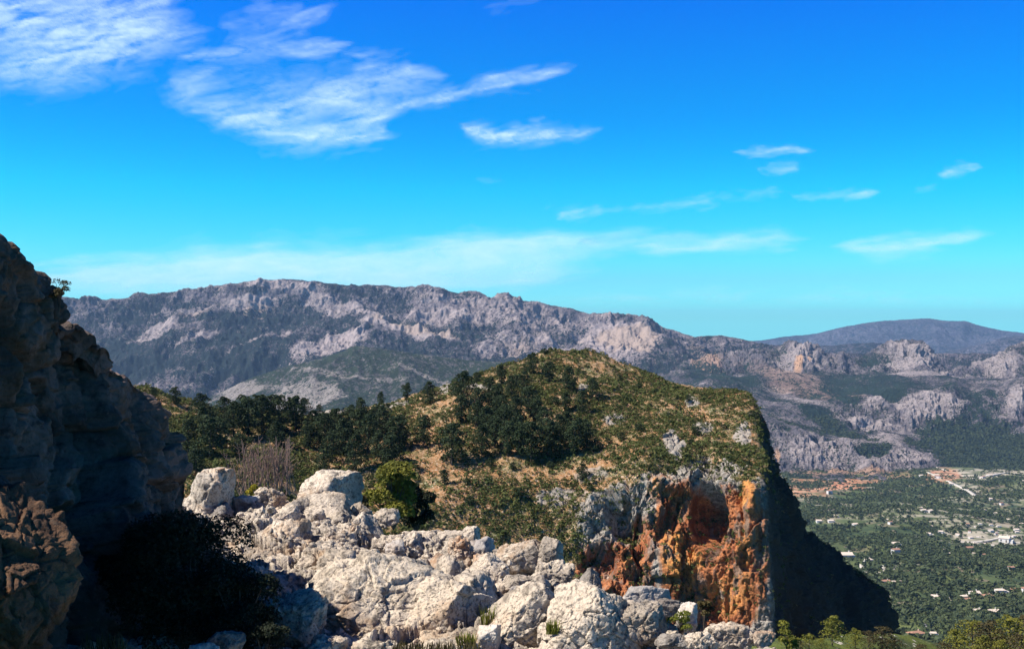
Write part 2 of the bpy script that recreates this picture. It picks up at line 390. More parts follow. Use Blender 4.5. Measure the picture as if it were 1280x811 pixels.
# ---- right-hand limestone knobs, plateau and lower cliff band
rowsB = [[(x, x, y+25, 6100) for x, y in [(800, 440), (1400, 445)]],
         [(x, x, y, 5300) for x, y in [(800, 478), (840, 465), (862, 452), (880, 446), (930, 440), (955, 436), (968, 434), (978, 430), (990, 427), (1008, 428), (1022, 434), (1032, 444), (1045, 446), (1052, 440), (1058, 446), (1066, 450),
                                    (1085, 442), (1105, 432), (1120, 425), (1138, 422), (1152, 426), (1163, 437), (1175, 452), (1195, 462), (1212, 461), (1222, 453), (1240, 446), (1262, 434), (1290, 425), (1340, 420), (1400, 425)]],
         [(800, 800, 490, 4900), (862, 862, 462, 4900), (960, 960, 462, 4850), (1060, 1060, 468, 4850), (1150, 1150, 466, 4850), (1190, 1190, 473, 4850), (1400, 1400, 465, 4850)],
         [(800, 800, 505, 4400), (880, 880, 482, 4300), (960, 960, 487, 4300), (1060, 1060, 490, 4250), (1090, 1090, 484, 4250), (1130, 1130, 481, 4250), (1190, 1190, 480, 4250), (1215, 1215, 492, 4250), (1250, 1250, 488, 4250), (1275, 1275, 477, 4250), (1400, 1400, 465, 4250)],
         [(800, 800, 520, 4000), (900, 900, 500, 3950), (960, 960, 512, 3900), (1060, 1060, 528, 3850), (1130, 1130, 538, 3950), (1200, 1200, 540, 3950), (1280, 1280, 530, 3980), (1400, 1400, 525, 4000)],
         [(800, 800, 530, 3700), (900, 900, 515, 3650), (960, 960, 524, 3600), (1060, 1060, 546, 3550), (1120, 1120, 558, 3550), (1165, 1165, 573, 3550), (1230, 1230, 580, 3550), (1400, 1400, 575, 3600)],
         [(800, 800, 585, 3420), (960, 960, 587, 3370), (1060, 1060, 588, 3350), (1120, 1120, 589, 3350), (1180, 1180, 592, 3320), (1400, 1400, 592, 3300)],
         [(800, 800, 640, 3000), (960, 960, 625, 2900), (1400, 1400, 625, 2900)]]
B = loft(rowsB, 1250, [12, 90, 40, 80, 40, 90, 20]); prep(B, 0.003)
knob = (1-smooth(B.t, 1.7, 2.1))*smooth(B.t, 0.9, 1.15)
wallm = smooth(B.t, 3.0, 3.3)*(1-smooth(B.t, 4.0, 4.3))*smooth(B.s, 1030, 1070)
low = smooth(B.t, 4.9, 5.15)*(1-smooth(B.t, 6.0, 6.2))*(1-smooth(B.s, 1160, 1190))
rough = 0.22*smooth(B.t, 0.9, 1.3)+0.8*knob+0.7*wallm+0.6*low
rr = ridged(B.P*np.array([0.006, 0.004, 0.0014]), 5, 0.55, seed=51)
r3 = ridged(B.P*np.array([0.022, 0.015, 0.006]), 4, 0.6, seed=57)
r0 = ridged(B.P*np.array([0.0018, 0.0015, 0.001]), 3, 0.5, seed=58)
fan = 1-smooth(B.t, 6.0, 6.9)
B.P = B.P+B.N*((rough*((rr-0.6)*70+(r3-0.5)*16)+smooth(B.t, 1, 2)*fan*(r0-0.5)*45))[:, None]
edge = np.exp(-((B.t-1.0)/0.3)**2)
B.P[:, 2] += edge*(rr-0.6)*14
B.refresh()
rk = np.clip(knob*0.8+wallm*0.75+low*0.75, 0, 1)
whiteB = blobs(B, [(1000, 445, 30, 18, 0.7), (1135, 442, 35, 18, 0.8), (1075, 528, 60, 6, 1.0, 16), (1100, 545, 40, 5, 0.8, 14), (1235, 548, 18, 4, 1.0, 8), (1262, 556, 14, 3, 1.0, 20), (1245, 447, 30, 14, 0.7), (1270, 500, 20, 26, 0.8),
                   (1160, 470, 50, 2.5, 0.9), (1090, 500, 30, 14, 0.7), (1160, 505, 45, 20, 0.7), (1060, 565, 110, 22, 0.5), (1010, 500, 55, 10, 0.5, 20)], wob=0.8)
vegB = 0.50+0.20*fbm(B.P*0.006, 5, 0.6, seed=61)+0.26*fbm(B.P*0.02, 4, 0.6, seed=62)-0.22*rk-0.45*(rr-0.6)
vegB += blobs(B, [(1235, 560, 75, 36, 0.6, 8), (1180, 556, 40, 14, 0.45, 25), (1090, 478, 75, 10, 0.35, 4), (1060, 492, 30, 14, .3, 40), (900, 470, 60, 14, 0.3, 12), (1030, 520, 60, 8, 0.3, 20), (1085, 447, 30, 8, 0.35), (1220, 510, 22, 26, 0.35), (1090, 555, 26, 6, .4), (1240, 590, 120, 8, 0.25)], seed=2, wob=0.7)
vegB -= whiteB*0.32
soilB = blobs(B, [(998, 455, 7, 8, 1.0), (1012, 447, 4, 8, .6), (972, 568, 6, 13, 0.9), (1060, 593, 90, 5, 0.8), (880, 448, 25, 12, 0.6, 30), (1140, 597, 18, 6, .8), (1010, 478, 90, 12, 0.35, 14)], wob=0.8)
matB = mountain_mat('knob_limestone', (0.105, 0.095, 0.11), (0.31, 0.265, 0.26), (0.014, 0.024, 0.018), soil=(0.42, 0.26, 0.17), grain=1.3, bump_d=10)
finish(B, 'limestone_hills', matB, {'veg': vegB, 'rock': whiteB, 'soil': soilB}, 'rugged limestone knobs and scrub terraces above the valley', 'hills')

# ---- blue mountains far off at the right
def far_range(name, pts, d, foot, label, seed):
    rows = [[(x, x, y+40, d*1.25) for x, y in pts], [(x, x, y, d) for x, y in pts], [(x, x, y*0.5+foot*0.5, d*0.9) for x, y in pts], [(x, x, foot, d*0.78) for x, y in pts]]
    S = loft(rows, 500, [8, 50, 40]); prep(S, 0.001)
    g = smooth(S.t, 0.9, 1.5); r = ridged(S.P*np.array([0.0012, 0.0007, 0.0005])*14000/d, 5, 0.55, seed=seed)
    S.P = S.P+S.N*(g*(r-0.55)*110*d/14000)[:, None]; S.P[:, 2] += np.exp(-((S.t-1)/.4)**2)*(r-.6)*18*d/14000; S.refresh()
    v = 0.55+0.25*fbm(S.P*0.0012, 4, seed=seed)
    finish(S, name, mountain_mat(name+'_cover', (0.10, 0.10, 0.13), (0.17, 0.16, 0.20), (0.016, 0.026, 0.034), grain=0.4, bump_d=15), {'veg': v, 'rock': v*0, 'soil': v*0}, label, 'mountain')  # rock and scrub tinted blue: distance haze put into the colour
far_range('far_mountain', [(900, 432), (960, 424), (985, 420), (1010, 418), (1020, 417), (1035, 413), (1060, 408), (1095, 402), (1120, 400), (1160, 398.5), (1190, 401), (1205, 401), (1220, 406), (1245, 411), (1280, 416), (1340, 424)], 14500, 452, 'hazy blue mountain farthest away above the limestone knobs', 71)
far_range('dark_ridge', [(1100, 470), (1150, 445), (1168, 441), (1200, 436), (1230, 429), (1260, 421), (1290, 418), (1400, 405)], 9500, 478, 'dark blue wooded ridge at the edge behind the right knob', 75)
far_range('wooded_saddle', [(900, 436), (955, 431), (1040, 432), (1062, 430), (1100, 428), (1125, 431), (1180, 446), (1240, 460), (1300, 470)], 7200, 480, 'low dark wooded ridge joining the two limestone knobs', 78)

# ---- valley floor
rowsV = [[(x, x, 566, 4200) for x in (300, 1500)],
         [(x, x, 584, 3600) for x in (300, 1500)], [(x, x, 604, 2950) for x in (300, 1500)], [(x, x, 640, 2300) for x in (300, 1500)], [(x, x, 700, 1650) for x in (300, 1500)],
         [(300, 300, 765, 1180), (1100, 1100, 765, 1150), (1280, 1280, 762, 1180), (1500, 1500, 760, 1200)], [(300, 300, 830, 900), (1500, 1500, 826, 880)], [(300, 300, 950, 640), (1500, 1500, 940, 640)]]
V = loft(rowsV, 900, [10, 30, 60, 80, 80, 60, 20]); prep(V, 0.006)
fz = smooth(V.t, 0.5, 1.5)
V.P[:, 2] += fz*(fbm(V.P*0.0025, 4, 0.5, seed=81)*26*smooth(V.P[:, 1], 700, 2000)+fbm(V.P*0.02, 3, seed=82)*2.0)
V.sign = 1.0; V.refresh()
if V.N[:, 2].mean() < 0: V.sign = -1.0; V.refresh()
redV = blobs(V, [(1040, 606, 46, 9, 1.0, -8), (1005, 612, 26, 8, .8), (1080, 596, 60, 5, 0.8), (1178, 598, 20, 9, 0.8), (1010, 596, 26, 5, .6)], wob=0.9)
paleV = blobs(V, [(1240, 592, 60, 10, 0.9), (1200, 650, 70, 16, 0.6), (1150, 646, 80, 12, 0.45), (1225, 668, 60, 12, 0.8), (1030, 640, 40, 8, 0.5, 25), (1190, 625, 60, 5, .6), (1120, 630, 60, 5, .6), (1050, 628, 30, 5, .6, 30), (1160, 672, 30, 6, .5), (1130, 715, 40, 5, .35), (1260, 700, 40, 8, .45), (1200, 606, 50, 5, .7, 20), (1090, 612, 50, 3, .6), (1290, 660, 60, 60, .45), (1060, 655, 40, 12, .4)], wob=1.0)
meadV = blobs(V, [(1140, 690, 60, 10, .6), (1150, 783, 90, 12, 0.9), (1090, 705, 50, 8, .35), (1215, 800, 120, 12, .7), (1080, 660, 80, 10, 0.3), (1230, 700, 60, 8, .4), (1180, 735, 30, 6, .4)], wob=0.7)
mv, nv_, ov_ = new_mat('valley_ground'); b = NB(nv_)
aR, aP, aM = b.attr('red'), b.attr('pale'), b.attr('mead')
nA, nB_ = b.noise(0.012, 5, 0.7), b.noise(0.05, 5, 0.7)
c = b.mix(b.ramp(nA, 0.4, 0.6), (0.034, 0.054, 0.030), (0.075, 0.10, 0.042))
pf = b.voro(0.03, 'F1', out='Color', warp=25); sp = nv_.nodes.new('ShaderNodeSeparateColor'); nv_.links.new(pf, sp.inputs[0])
c = b.mix(b.ramp(sp.outputs[0], 0.66, 0.70, 0, 0.7), c, (0.09, 0.11, 0.045)); c = b.mix(b.ramp(sp.outputs[1], 0.84, 0.88, 0, 0.7), c, (0.19, 0.15, 0.11))
c = b.mix(b.math('MULTIPLY', aM, 0.9), c, b.mix(nB_, (0.085, 0.125, 0.035), (0.15, 0.16, 0.06)))
terr = b.noise(0.03, 4, 0.7, stretch=(0.35, 1.6, 1))
c = b.mix(b.math('MULTIPLY', aP, b.ramp(terr, 0.44, 0.56)), c, (0.42, 0.37, 0.30))
c = b.mix(b.math('MULTIPLY', aR, b.ramp(terr, 0.38, 0.5)), c, b.mix(b.ramp(nB_, .4, .6), (0.42, 0.16, 0.085), (0.46, 0.30, 0.2)))
b.diffuse(c, b.bump(nB_, 0.8, 1.5), out=ov_, spec=0.05)
valley = finish(V, 'valley_floor', mv, {'red': redV, 'pale': paleV, 'mead': meadV}, 'green valley floor of woods, terraces and fields', 'valley')

# ---- ground under it all and the sea beyond
gp = mesh_np('ground', [(-9000, -600, -520), (14000, -600, -520), (14000, 19000, -520), (-9000, 19000, -520)], [(0, 1, 2, 3)], False, None, [plain_mat('ground_scrub', (0.06, 0.07, 0.04), nscale=0.01)])
tag(link('ground', gp), 'low scrubby ground beneath the ranges', 'ground', None, 'structure')
ms, n, out = new_mat('sea_water'); b = NB(n)
b.diffuse((0.03, 0.12, 0.18), None, rough=0.12, out=out, spec=0.5)
sea = mesh_np('sea', [(-110000, 15000, -560), (110000, 15000, -560), (110000, 26000, -560), (-110000, 26000, -560)], [(0, 1, 2, 3)], False, None, [ms])
tag(link('sea', sea), 'blue sea at the horizon beyond the mountains', 'sea', None, 'structure')

# ---- the air
hz = bmesh.new(); bmesh.ops.create_cube(hz, size=1.0)
for v in hz.verts:
    v.co.x *= 224000; v.co.y = 26500 if v.co.y > 0 else -700; v.co.z = 330 if v.co.z > 0 else -561.5
me = bpy.data.meshes.new('haze'); hz.to_mesh(me); hz.free()
mh = bpy.data.materials.new('haze_air'); mh.use_nodes = True; n = mh.node_tree; n.nodes.clear()
pv = n.nodes.new('ShaderNodeVolumePrincipled'); pv.inputs['Color'].default_value = (0.40, 0.64, 1.0, 1); pv.inputs['Density'].default_value = HAZE; pv.inputs['Anisotropy'].default_value = 0.1
o_ = n.nodes.new('ShaderNodeOutputMaterial'); n.links.new(pv.outputs[0], o_.inputs['Volume']); me.materials.append(mh)
if HAZE > 0: tag(link('haze', me), 'thin blue air haze filling the distance', 'haze', None, 'stuff')
# ------------------------------------------------------------------ cirrus: thin ice-cloud sheets high up, lit by the sun
mc, n, out = new_mat('cirrus'); b = NB(n)
tl = n.nodes.new('ShaderNodeBsdfTranslucent'); tl.inputs[0].default_value = (0.40, 0.54, 0.58, 1)
tp = n.nodes.new('ShaderNodeBsdfTransparent'); mx = n.nodes.new('ShaderNodeMixShader')
n.links.new(b.attr('cover'), mx.inputs[0]); n.links.new(tp.outputs[0], mx.inputs[1]); n.links.new(tl.outputs[0], mx.inputs[2]); n.links.new(mx.outputs[0], out.inputs['Surface'])

def cirrus(strokes, H, label, seed, ang=-11, step=2.0, fine=1.0, var=1.0):
    pts = np.array([p[:2] for st in strokes for p in st[0]], float); wmax = max(st[1] for st in strokes)*2.6+8
    x0, y0 = pts.min(0)-wmax; x1, y1 = pts.max(0)+wmax; y1 = min(y1, 385)
    nx, ny = int((x1-x0)/step)+2, int((y1-y0)/step)+2
    X, Y = np.meshgrid(np.linspace(x0, x1, nx), np.linspace(y0, y1, ny)); X = X.ravel(); Y = Y.ravel()
    a = math.radians(ang); U = X*math.cos(a)+Y*math.sin(a); W = -X*math.sin(a)+Y*math.cos(a)
    q = np.stack([U*0.006*fine, W*0.03*fine, U*0+seed], 1)
    w1 = fbm(q, 4, 0.55, seed=seed); w2 = fbm(q+9.1, 4, 0.55, seed=seed+5)
    w3 = fbm(q*3.3+2.2, 3, 0.6, seed=seed+3); Xw = X+w1*26/fine+w3*8/fine; Yw = Y+w2*11/fine+w3*5/fine
    D = np.zeros(len(X))
    for poly, w, inten in strokes:
        best = np.full(len(X), 1e9); tt = np.zeros(len(X)); L = 0; tot = sum(math.dist(poly[i][:2], poly[i+1][:2]) for i in range(len(poly)-1))
        for i in range(len(poly)-1):
            p, r = np.array(poly[i][:2], float), np.array(poly[i+1][:2], float); v = r-p; l2 = (v*v).sum()
            t = np.clip(((Xw-p[0])*v[0]+(Yw-p[1])*v[1])/l2, 0, 1)
            dd = np.hypot(Xw-p[0]-t*v[0], Yw-p[1]-t*v[1]); m = dd < best; best = np.where(m, dd, best); tt = np.where(m, (L+t*math.sqrt(l2))/tot, tt); L += math.sqrt(l2)
        taper = np.sin(np.pi*np.clip(tt, 0.0, 1.0))**0.6*0.8+0.28
        endf = smooth(tt, 0.0, 0.16)*(1-smooth(tt, 0.80, 1.0))*0.85+0.15
        D = 1-(1-D)*(1-inten*endf*np.exp(-(best/(w*taper*1.15))**1.6))
    st = fbm(np.stack([U*0.012*fine, W*0.055*fine+w1*0.9, U*0+seed*2], 1), 5, 0.6, seed=seed+8)
    f3 = fbm(np.stack([U*0.035*fine+w1*1.2, W*0.10*fine+w2*1.4, U*0+seed*3], 1), 5, 0.62, seed=seed+12)
    D = D*np.clip(0.66+0.18*(1-var)+var*(0.72*st+0.62*f3), 0.03, 1.25)*np.clip(0.85+0.6*w2*var, 0.2, 1.3)+0.10*D*(D > 0.2); D = np.clip(D*0.82-0.025, 0, 0.86)
    bd = np.minimum(np.minimum(X-x0, x1-X), np.minimum(Y-y0, y1-Y)); D *= smooth(bd, 0, 10)
    v = (405.5-Y)/F; t = H/v
    P = np.stack([(X-640)/F*t, t, v*t], 1)
    i = (np.arange(ny-1)[:, None]*nx+np.arange(nx-1)[None]); Q = np.stack([i, i+1, i+1+nx, i+nx], -1).reshape(-1, 4)
    Q = Q[D[Q].max(1) > 0.02]
    used = np.unique(Q); re = np.zeros(len(X), int); re[used] = np.arange(len(used))
    o = link('cirrus_cloud', mesh_np('cirrus_cloud', P[used], re[Q], True, {'cover': D[used]}, [mc]))
    tag(o, label, 'cloud', 'cirrus clouds in the sky', 'stuff')
cirrus([([(-60, 25), (60, 40), (150, 42), (262, 32)], 30, 0.85), ([(-60, 90), (40, 88), (120, 72), (200, 55)], 20, 0.6), ([(-50, 5), (120, 8), (240, 15)], 22, 0.6), ([(225, 68), (300, 60)], 5, 0.6)], 9000, 'broad white feathery cloud in the upper corner', 1)
cirrus([([(250, 35), (340, 45), (400, 25), (420, 12)], 14, 0.35), ([(330, 66), (390, 60), (430, 52)], 6, 0.55), ([(255, 78), (330, 70), (370, 40)], 14, 0.25), ([(300, 10), (380, 10)], 12, 0.22)], 9000, 'faint curling wisps beside the broad feathery cloud', 2)
cirrus([([(190, 118), (290, 126), (400, 122), (480, 108), (545, 96)], 20, 0.62), ([(250, 138), (320, 150), (380, 165), (440, 166), (500, 172)], 16, 0.85), ([(400, 118), (460, 148), (495, 168)], 12, 0.8), ([(440, 138), (560, 118), (640, 102), (728, 84)], 8, 0.7),
        ([(430, 80), (520, 88), (560, 92)], 13, 0.45), ([(205, 108), (270, 88)], 12, 0.3), ([(300, 150), (390, 178)], 12, .5)], 9000, 'long sweeping cloud with a thin tail pointing up right', 3)
cirrus([([(568, 155), (595, 165), (625, 175)], 9, 0.8), ([(585, 168), (640, 172), (700, 166), (758, 163)], 8, 0.85)], 8000, 'small bright comet shaped cloud above the middle', 4, fine=1.4)
cirrus([([(912, 191), (965, 190), (1018, 186)], 3.5, 0.5), ([(945, 212), (975, 214), (1002, 212)], 5, 0.45), ([(960, 206), (1000, 204)], 4, .25)], 7500, 'pair of short faint streaks one above the other', 5, fine=1.6)
cirrus([([(1176, 221), (1222, 207)], 4.5, 0.5), ([(1135, 239), (1180, 233)], 4, 0.25)], 7500, 'tiny slanting streak highest at the right', 6, fine=1.6)
cirrus([([(985, 246), (1040, 244), (1095, 243)], 5, 0.42), ([(850, 250), (930, 246), (1000, 244)], 5, 0.18)], 7000, 'thin level streak under the pair of short ones', 7, fine=1.4)
cirrus([([(678, 270), (720, 268), (760, 256)], 6, 0.45), ([(740, 262), (820, 258), (900, 250)], 5, 0.3), ([(590, 225), (640, 226)], 4, 0.12), ([(560, 284), (610, 282)], 3, 0.15)], 6500, 'small ragged streak just above the long low band', 8, fine=1.3)
cirrus([([(-60, 355), (60, 344), (200, 334), (350, 322), (500, 323), (620, 310), (740, 302), (850, 292), (895, 288)], 13, 0.85), ([(60, 358), (250, 342), (450, 335), (650, 325), (780, 314)], 18, 0.8), ([(200, 362), (450, 350), (650, 343), (740, 337)], 12, 0.6),
        ([(780, 312), (900, 302), (960, 298), (1025, 294)], 9, 0.75), ([(780, 294), (840, 290), (895, 286)], 6, 0.35)], 5000, 'long pale band of cloud low over the range', 9, ang=-4, fine=0.8, var=0.35)
cirrus([([(1035, 312), (1130, 304), (1236, 293)], 10, 0.75)], 5000, 'pale lens of cloud low at the right', 10, ang=-4, var=0.4)
cirrus([([(600, 12), (680, 5)], 9, 0.16)], 9000, 'barely visible wisp at the top edge', 11)
cirrus([([(560, 376), (900, 372), (1340, 378)], 10, 0.2)], 4000, 'faint veil of cloud along the horizon', 12, ang=0)
# ------------------------------------------------------------------ the near hill with its pine grove and orange cliff
def col_(s, *rows): return [(s, *r) for r in rows]
hill_cols = {   # s: back, crest, upper slope, middle slope, rim, cliff middle, cliff foot, hidden
 60: [(60, 500, 340), (60, 484, 262), (60, 530, 232), (60, 570, 212), (60, 620, 192), (60, 680, 172), (60, 740, 158), (60, 820, 145)],
 180: [(180, 505, 340), (180, 492, 266), (180, 525, 238), (180, 565, 214), (180, 615, 193), (180, 665, 175), (180, 725, 160), (180, 810, 146)],
 250: [(250, 520, 340), (250, 507, 266), (250, 532, 240), (250, 567, 216), (250, 612, 195), (250, 662, 177), (250, 722, 162), (250, 810, 148)],
 330: [(330, 525, 345), (330, 513, 268), (330, 536, 243), (330, 571, 218), (330, 616, 197), (330, 666, 179), (330, 724, 164), (330, 810, 150)],
 400: [(400, 528, 345), (400, 515, 270), (400, 537, 246), (400, 571, 228), (400, 616, 209), (400, 668, 193), (400, 728, 180), (400, 810, 152)],
 480: [(480, 520, 350), (480, 503, 274), (480, 530, 248), (480, 568, 229), (480, 618, 211), (480, 670, 195), (480, 732, 183), (480, 815, 156)],
 560: [(560, 500, 355), (560, 484, 280), (560, 517, 250), (560, 563, 228), (560, 620, 210), (560, 675, 197), (560, 738, 186), (560, 830, 160)],
 620: [(620, 480, 360), (620, 462, 286), (620, 505, 252), (620, 560, 227), (620, 625, 209), (620, 683, 198), (620, 748, 190), (620, 850, 170)],
 690: [(690, 465, 365), (690, 444, 292), (690, 495, 256), (690, 560, 226), (690, 640, 208), (690, 698, 199), (690, 762, 194), (690, 860, 186)],
 750: [(750, 470, 362), (750, 446, 292), (750, 495, 257), (750, 560, 226), (750, 630, 207), (750, 700, 200), (750, 768, 195), (750, 870, 190)],
 800: [(800, 480, 350), (800, 461, 287), (800, 505, 255), (800, 550, 226), (800, 603, 206), (800, 690, 200), (800, 778, 195), (800, 870, 190)],
 860: [(860, 495, 340), (860, 478, 276), (860, 505, 252), (860, 545, 230), (860, 594, 209), (860, 690, 202), (860, 787, 198), (860, 880, 188)],
 910: [(910, 500, 325), (910, 482, 266), (910, 510, 247), (910, 550, 227), (910, 600, 204), (910, 695, 197), (910, 790, 194), (910, 880, 184)],
 938: [(938, 515, 310), (938, 488, 258), (945, 520, 243), (948, 560, 224), (950, 602, 202), (958, 700, 195), (962, 793, 192), (965, 880, 182)],
 948: [(940, 530, 300), (943, 495, 256), (951, 530, 244), (955, 570, 226), (960, 606, 206), (970, 700, 199), (973, 794, 196), (978, 880, 185)],
 965: [(942, 560, 310), (944, 510, 270), (956, 545, 256), (962, 585, 238), (972, 620, 220), (980, 705, 208), (984, 796, 204), (990, 880, 194)],
 990: [(944, 590, 320), (950, 535, 285), (962, 570, 265), (972, 605, 248), (983, 640, 231), (990, 712, 219), (994, 798, 214), (1000, 880, 204)],
 1020:[(950, 640, 325), (962, 572, 292), (975, 600, 270), (984, 630, 254), (993, 670, 241), (1000, 720, 233), (1006, 800, 226), (1012, 880, 216)],
 1050:[(965, 700, 330), (983, 612, 296), (990, 645, 276), (998, 670, 264), (1006, 700, 254), (1014, 740, 248), (1022, 800, 242), (1030, 880, 232)],
 1080:[(985, 740, 335), (990, 655, 300), (1004, 680, 285), (1014, 700, 275), (1024, 730, 268), (1032, 760, 263), (1040, 802, 260), (1050, 880, 250)],
 1110:[(1020, 760, 335), (1026, 676, 303), (1034, 700, 293), (1042, 722, 286), (1050, 745, 281), (1058, 770, 277), (1064, 804, 274), (1072, 880, 264)],
 1140:[(1055, 775, 335), (1062, 704, 306), (1068, 722, 300), (1073, 740, 295), (1078, 758, 291), (1084, 778, 288), (1088, 806, 286), (1094, 880, 276)],
 1165:[(1080, 790, 335), (1086, 719, 308), (1090, 735, 303), (1094, 750, 300), (1097, 766, 298), (1100, 784, 296), (1103, 808, 294), (1108, 880, 285)],
 1190:[(1092, 800, 335), (1104, 746, 310), (1106, 757, 306), (1107, 768, 304), (1108, 780, 302), (1110, 792, 301), (1112, 810, 300), (1116, 880, 290)],
 1200:[(1092, 820, 340), (1106, 775, 322), (1110, 780, 314), (1113, 786, 310), (1115, 794, 308), (1117, 802, 306), (1119, 812, 304), (1122, 880, 294)]}
rowsE = [[(s, *hill_cols[s][r]) for s in sorted(hill_cols)] for r in range(8)]
E = loft(rowsE, 1500, [20, 90, 120, 130, 140, 120, 20]); E.sign = -1.0; E.refresh()
if (E.N*(-E.P)).sum(1)[E.t > 3].mean() < 0: E.sign = 1.0; E.refresh()
prep(E, 0.05)
right = smooth(E.s, 640, 760)
ragged = fbm(np.stack([E.s*0.02, E.t*0.5, E.t*0], 1), 4, seed=91)*0.35
cliffm = np.maximum(smooth(E.t+ragged, 3.6, 4.05)*smooth(E.s+ragged*80, 680, 740), smooth(E.s+ragged*18, 938, 955))*smooth(E.t, 0.9, 1.1)
bd = (pnoise(E.P*0.035, 92)*2.2+fbm(E.P*0.12, 4, seed=93)*1.1)*(1-cliffm)
Pn = E.P+E.N*bd[:, None]
# buttresses, hollows and broken facets on the cliff
rid = ridged(E.P*np.array([0.09, 0.09, 0.022]), 5, 0.55, seed=95)
blk = blocky(E.P*np.array([1, 1, 0.6]), 7.0, 96, crack=0.3)*0.40+blocky(E.P*np.array([1, 1, 0.7]), 2.6, 97, crack=0.4)*0.5+blocky(E.P, 1.0, 98, crack=0.4)*0.45
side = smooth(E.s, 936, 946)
def hollow(cx, cy, rx, ry, dep, sharp=0.7):
    r = np.sqrt(((E.px0-cx)/rx)**2+((E.py0-cy)/ry)**2)+0.38*E.bn; return -dep*(1-smooth(r, sharp, 1.1))
hol = hollow(886, 648, 22, 46, 7.5, 0.45)+hollow(772, 640, 16, 26, 5)+hollow(748, 705, 24, 26, 3.4, 0.4)+hollow(800, 670, 12, 36, 3.5)+hollow(790, 662, 26, 16, 3.5)
hol += -hollow(832, 700, 22, 70, 3.0, 0.2)-hollow(860, 605, 55, 14, 2.6, 0.3)-hollow(940, 650, 12, 70, 2.6, 0.2)-hollow(728, 640, 26, 26, 2.5, 0.3)-hollow(775, 742, 40, 20, 2., .3)
corner = 1-0.65*np.exp(-((E.s-943)/16)**2)
d = cliffm*corner*((rid-0.55)*2.2*(1-0.3*side)+side*(ridged(E.P*np.array([0.05, 0.05, 0.014]), 4, 0.55, seed=89)-0.5)*6+(ridged(E.P*np.array([0.3,0.3,0.09]),3,0.6,seed=88)-.6)*1.3+(ridged(E.P*np.array([0.8,0.8,0.12]),3,0.6,seed=87)-.6)*0.9+blk*0.75+hol*(1-smooth(E.s, 935, 950)))
Pn = Pn+E.N*d[:, None]; E.P = Pn; E.refresh()
# outcrops pushing through the slope
oc = blobs(E, [(842, 565, 14, 22, 1, -15), (866, 500, 12, 8, .8), (730, 490, 10, 5, .7), (770, 525, 16, 5, .6), (905, 585, 30, 12, 0.9), (820, 610, 16, 12, .9), (300, 505, 8, 5, .4), (410, 514, 26, 4, 1.0), (495, 508, 24, 5, .7), (560, 488, 12, 8, .7), (605, 487, 18, 4, .8),
                (930, 545, 12, 26, .7), (880, 530, 16, 8, .6), (700, 625, 40, 12, .5), (740, 600, 30, 8, .4)], wob=0.8)*(1-cliffm)
E.P = E.P+E.N*(oc*(0.15+blocky(E.P, 1.6, 99)*0.9))[:, None]; E.refresh()
orange = blobs(E, [(848, 705, 48, 115, 1.0, -6), (800, 680, 26, 50, .6), (930, 700, 40, 110, 1.0), (935, 620, 18, 22, 1.0), (770, 735, 46, 28, 0.85), (712, 700, 26, 18, 0.8), (800, 760, 40, 40, .8), (775, 715, 66, 46, .85), (815, 612, 14, 16, 0.6), (740, 705, 24, 12, 0.7), (885, 780, 60, 40, 1.0), (842, 572, 10, 22, 0.6)], wob=0.55)
bright = blobs(E, [(835, 695, 22, 42, 1.0), (865, 715, 16, 36, 0.9, 10), (900, 745, 40, 30, .6), (935, 615, 14, 22, 0.8), (950, 770, 8, 12, 1.0), (816, 608, 12, 12, 0.9), (720, 612, 20, 22, .5), (790, 700, 14, 10, .6), (930, 690, 10, 50, .5)], wob=0.8)
soilE = 0.5+0.3*fbm(E.P*0.06, 4, 0.6, seed=101)+blobs(E, [(800, 560, 60, 25, 0.35), (540, 535, 60, 25, 0.3), (590, 600, 120, 40, 0.25), (700, 600, 80, 30, 0.35), (690, 560, 60, 20, 0.2), (520, 600, 30, 20, .2)])
mE, n, out = new_mat('hill_ground'); b = NB(n)
aC, aO, aB, aS, aX = b.attr('cliff'), b.attr('orange'), b.attr('bright'), b.attr('soil'), b.attr('outcrop')
n1, n2, n3, n4 = b.noise(0.22, 5, 0.7), b.noise(0.9, 5, 0.7), b.noise(3.2, 4, 0.7), b.noise(0.5, 5, 0.65, stretch=(1, 1, 0.3))
soil = b.mix(b.ramp(b.math('ADD', n1, b.math('MULTIPLY', aS, 0.2)), 0.48, 0.72), (0.13, 0.13, 0.06), (0.33, 0.17, 0.08))
soil = b.mix(b.ramp(n2, 0.50, 0.58), soil, (0.40, 0.25, 0.145)); soil = b.mix(b.ramp(n3, 0.57, 0.64), soil, (0.60, 0.52, 0.43))
soil = b.mix(b.ramp(n3, 0.44, 0.36), soil, (0.07, 0.09, 0.035))
grey = b.mix(b.ramp(n2, 0.38, 0.6), (0.15, 0.135, 0.12), (0.40, 0.36, 0.31)); grey = b.mix(b.ramp(n3, 0.52, 0.66, 0, 0.7), grey, (0.10, 0.085, 0.075))
grey = b.mix(b.ramp(n4, 0.58, 0.7, 0, 0.6), grey, (0.42, 0.27, 0.16))
org = b.mix(b.ramp(n4, 0.36, 0.6), (0.22, 0.065, 0.028), (0.50, 0.20, 0.085)); org = b.mix(b.ramp(n3, 0.46, 0.62, 0, 0.8), org, (0.12, 0.06, 0.04))
org = b.mix(b.math('MULTIPLY', aB, b.ramp(n2, 0.35, 0.55)), org, (0.62, 0.29, 0.09))
org = b.mix(b.ramp(b.noise(0.35, 4, 0.6, stretch=(1, 1, 0.25)), 0.52, 0.62, 0, 0.8), org, (0.19, 0.15, 0.12))
st_ = b.noise(0.3, 5, 0.65, stretch=(1, 1, 0.12))
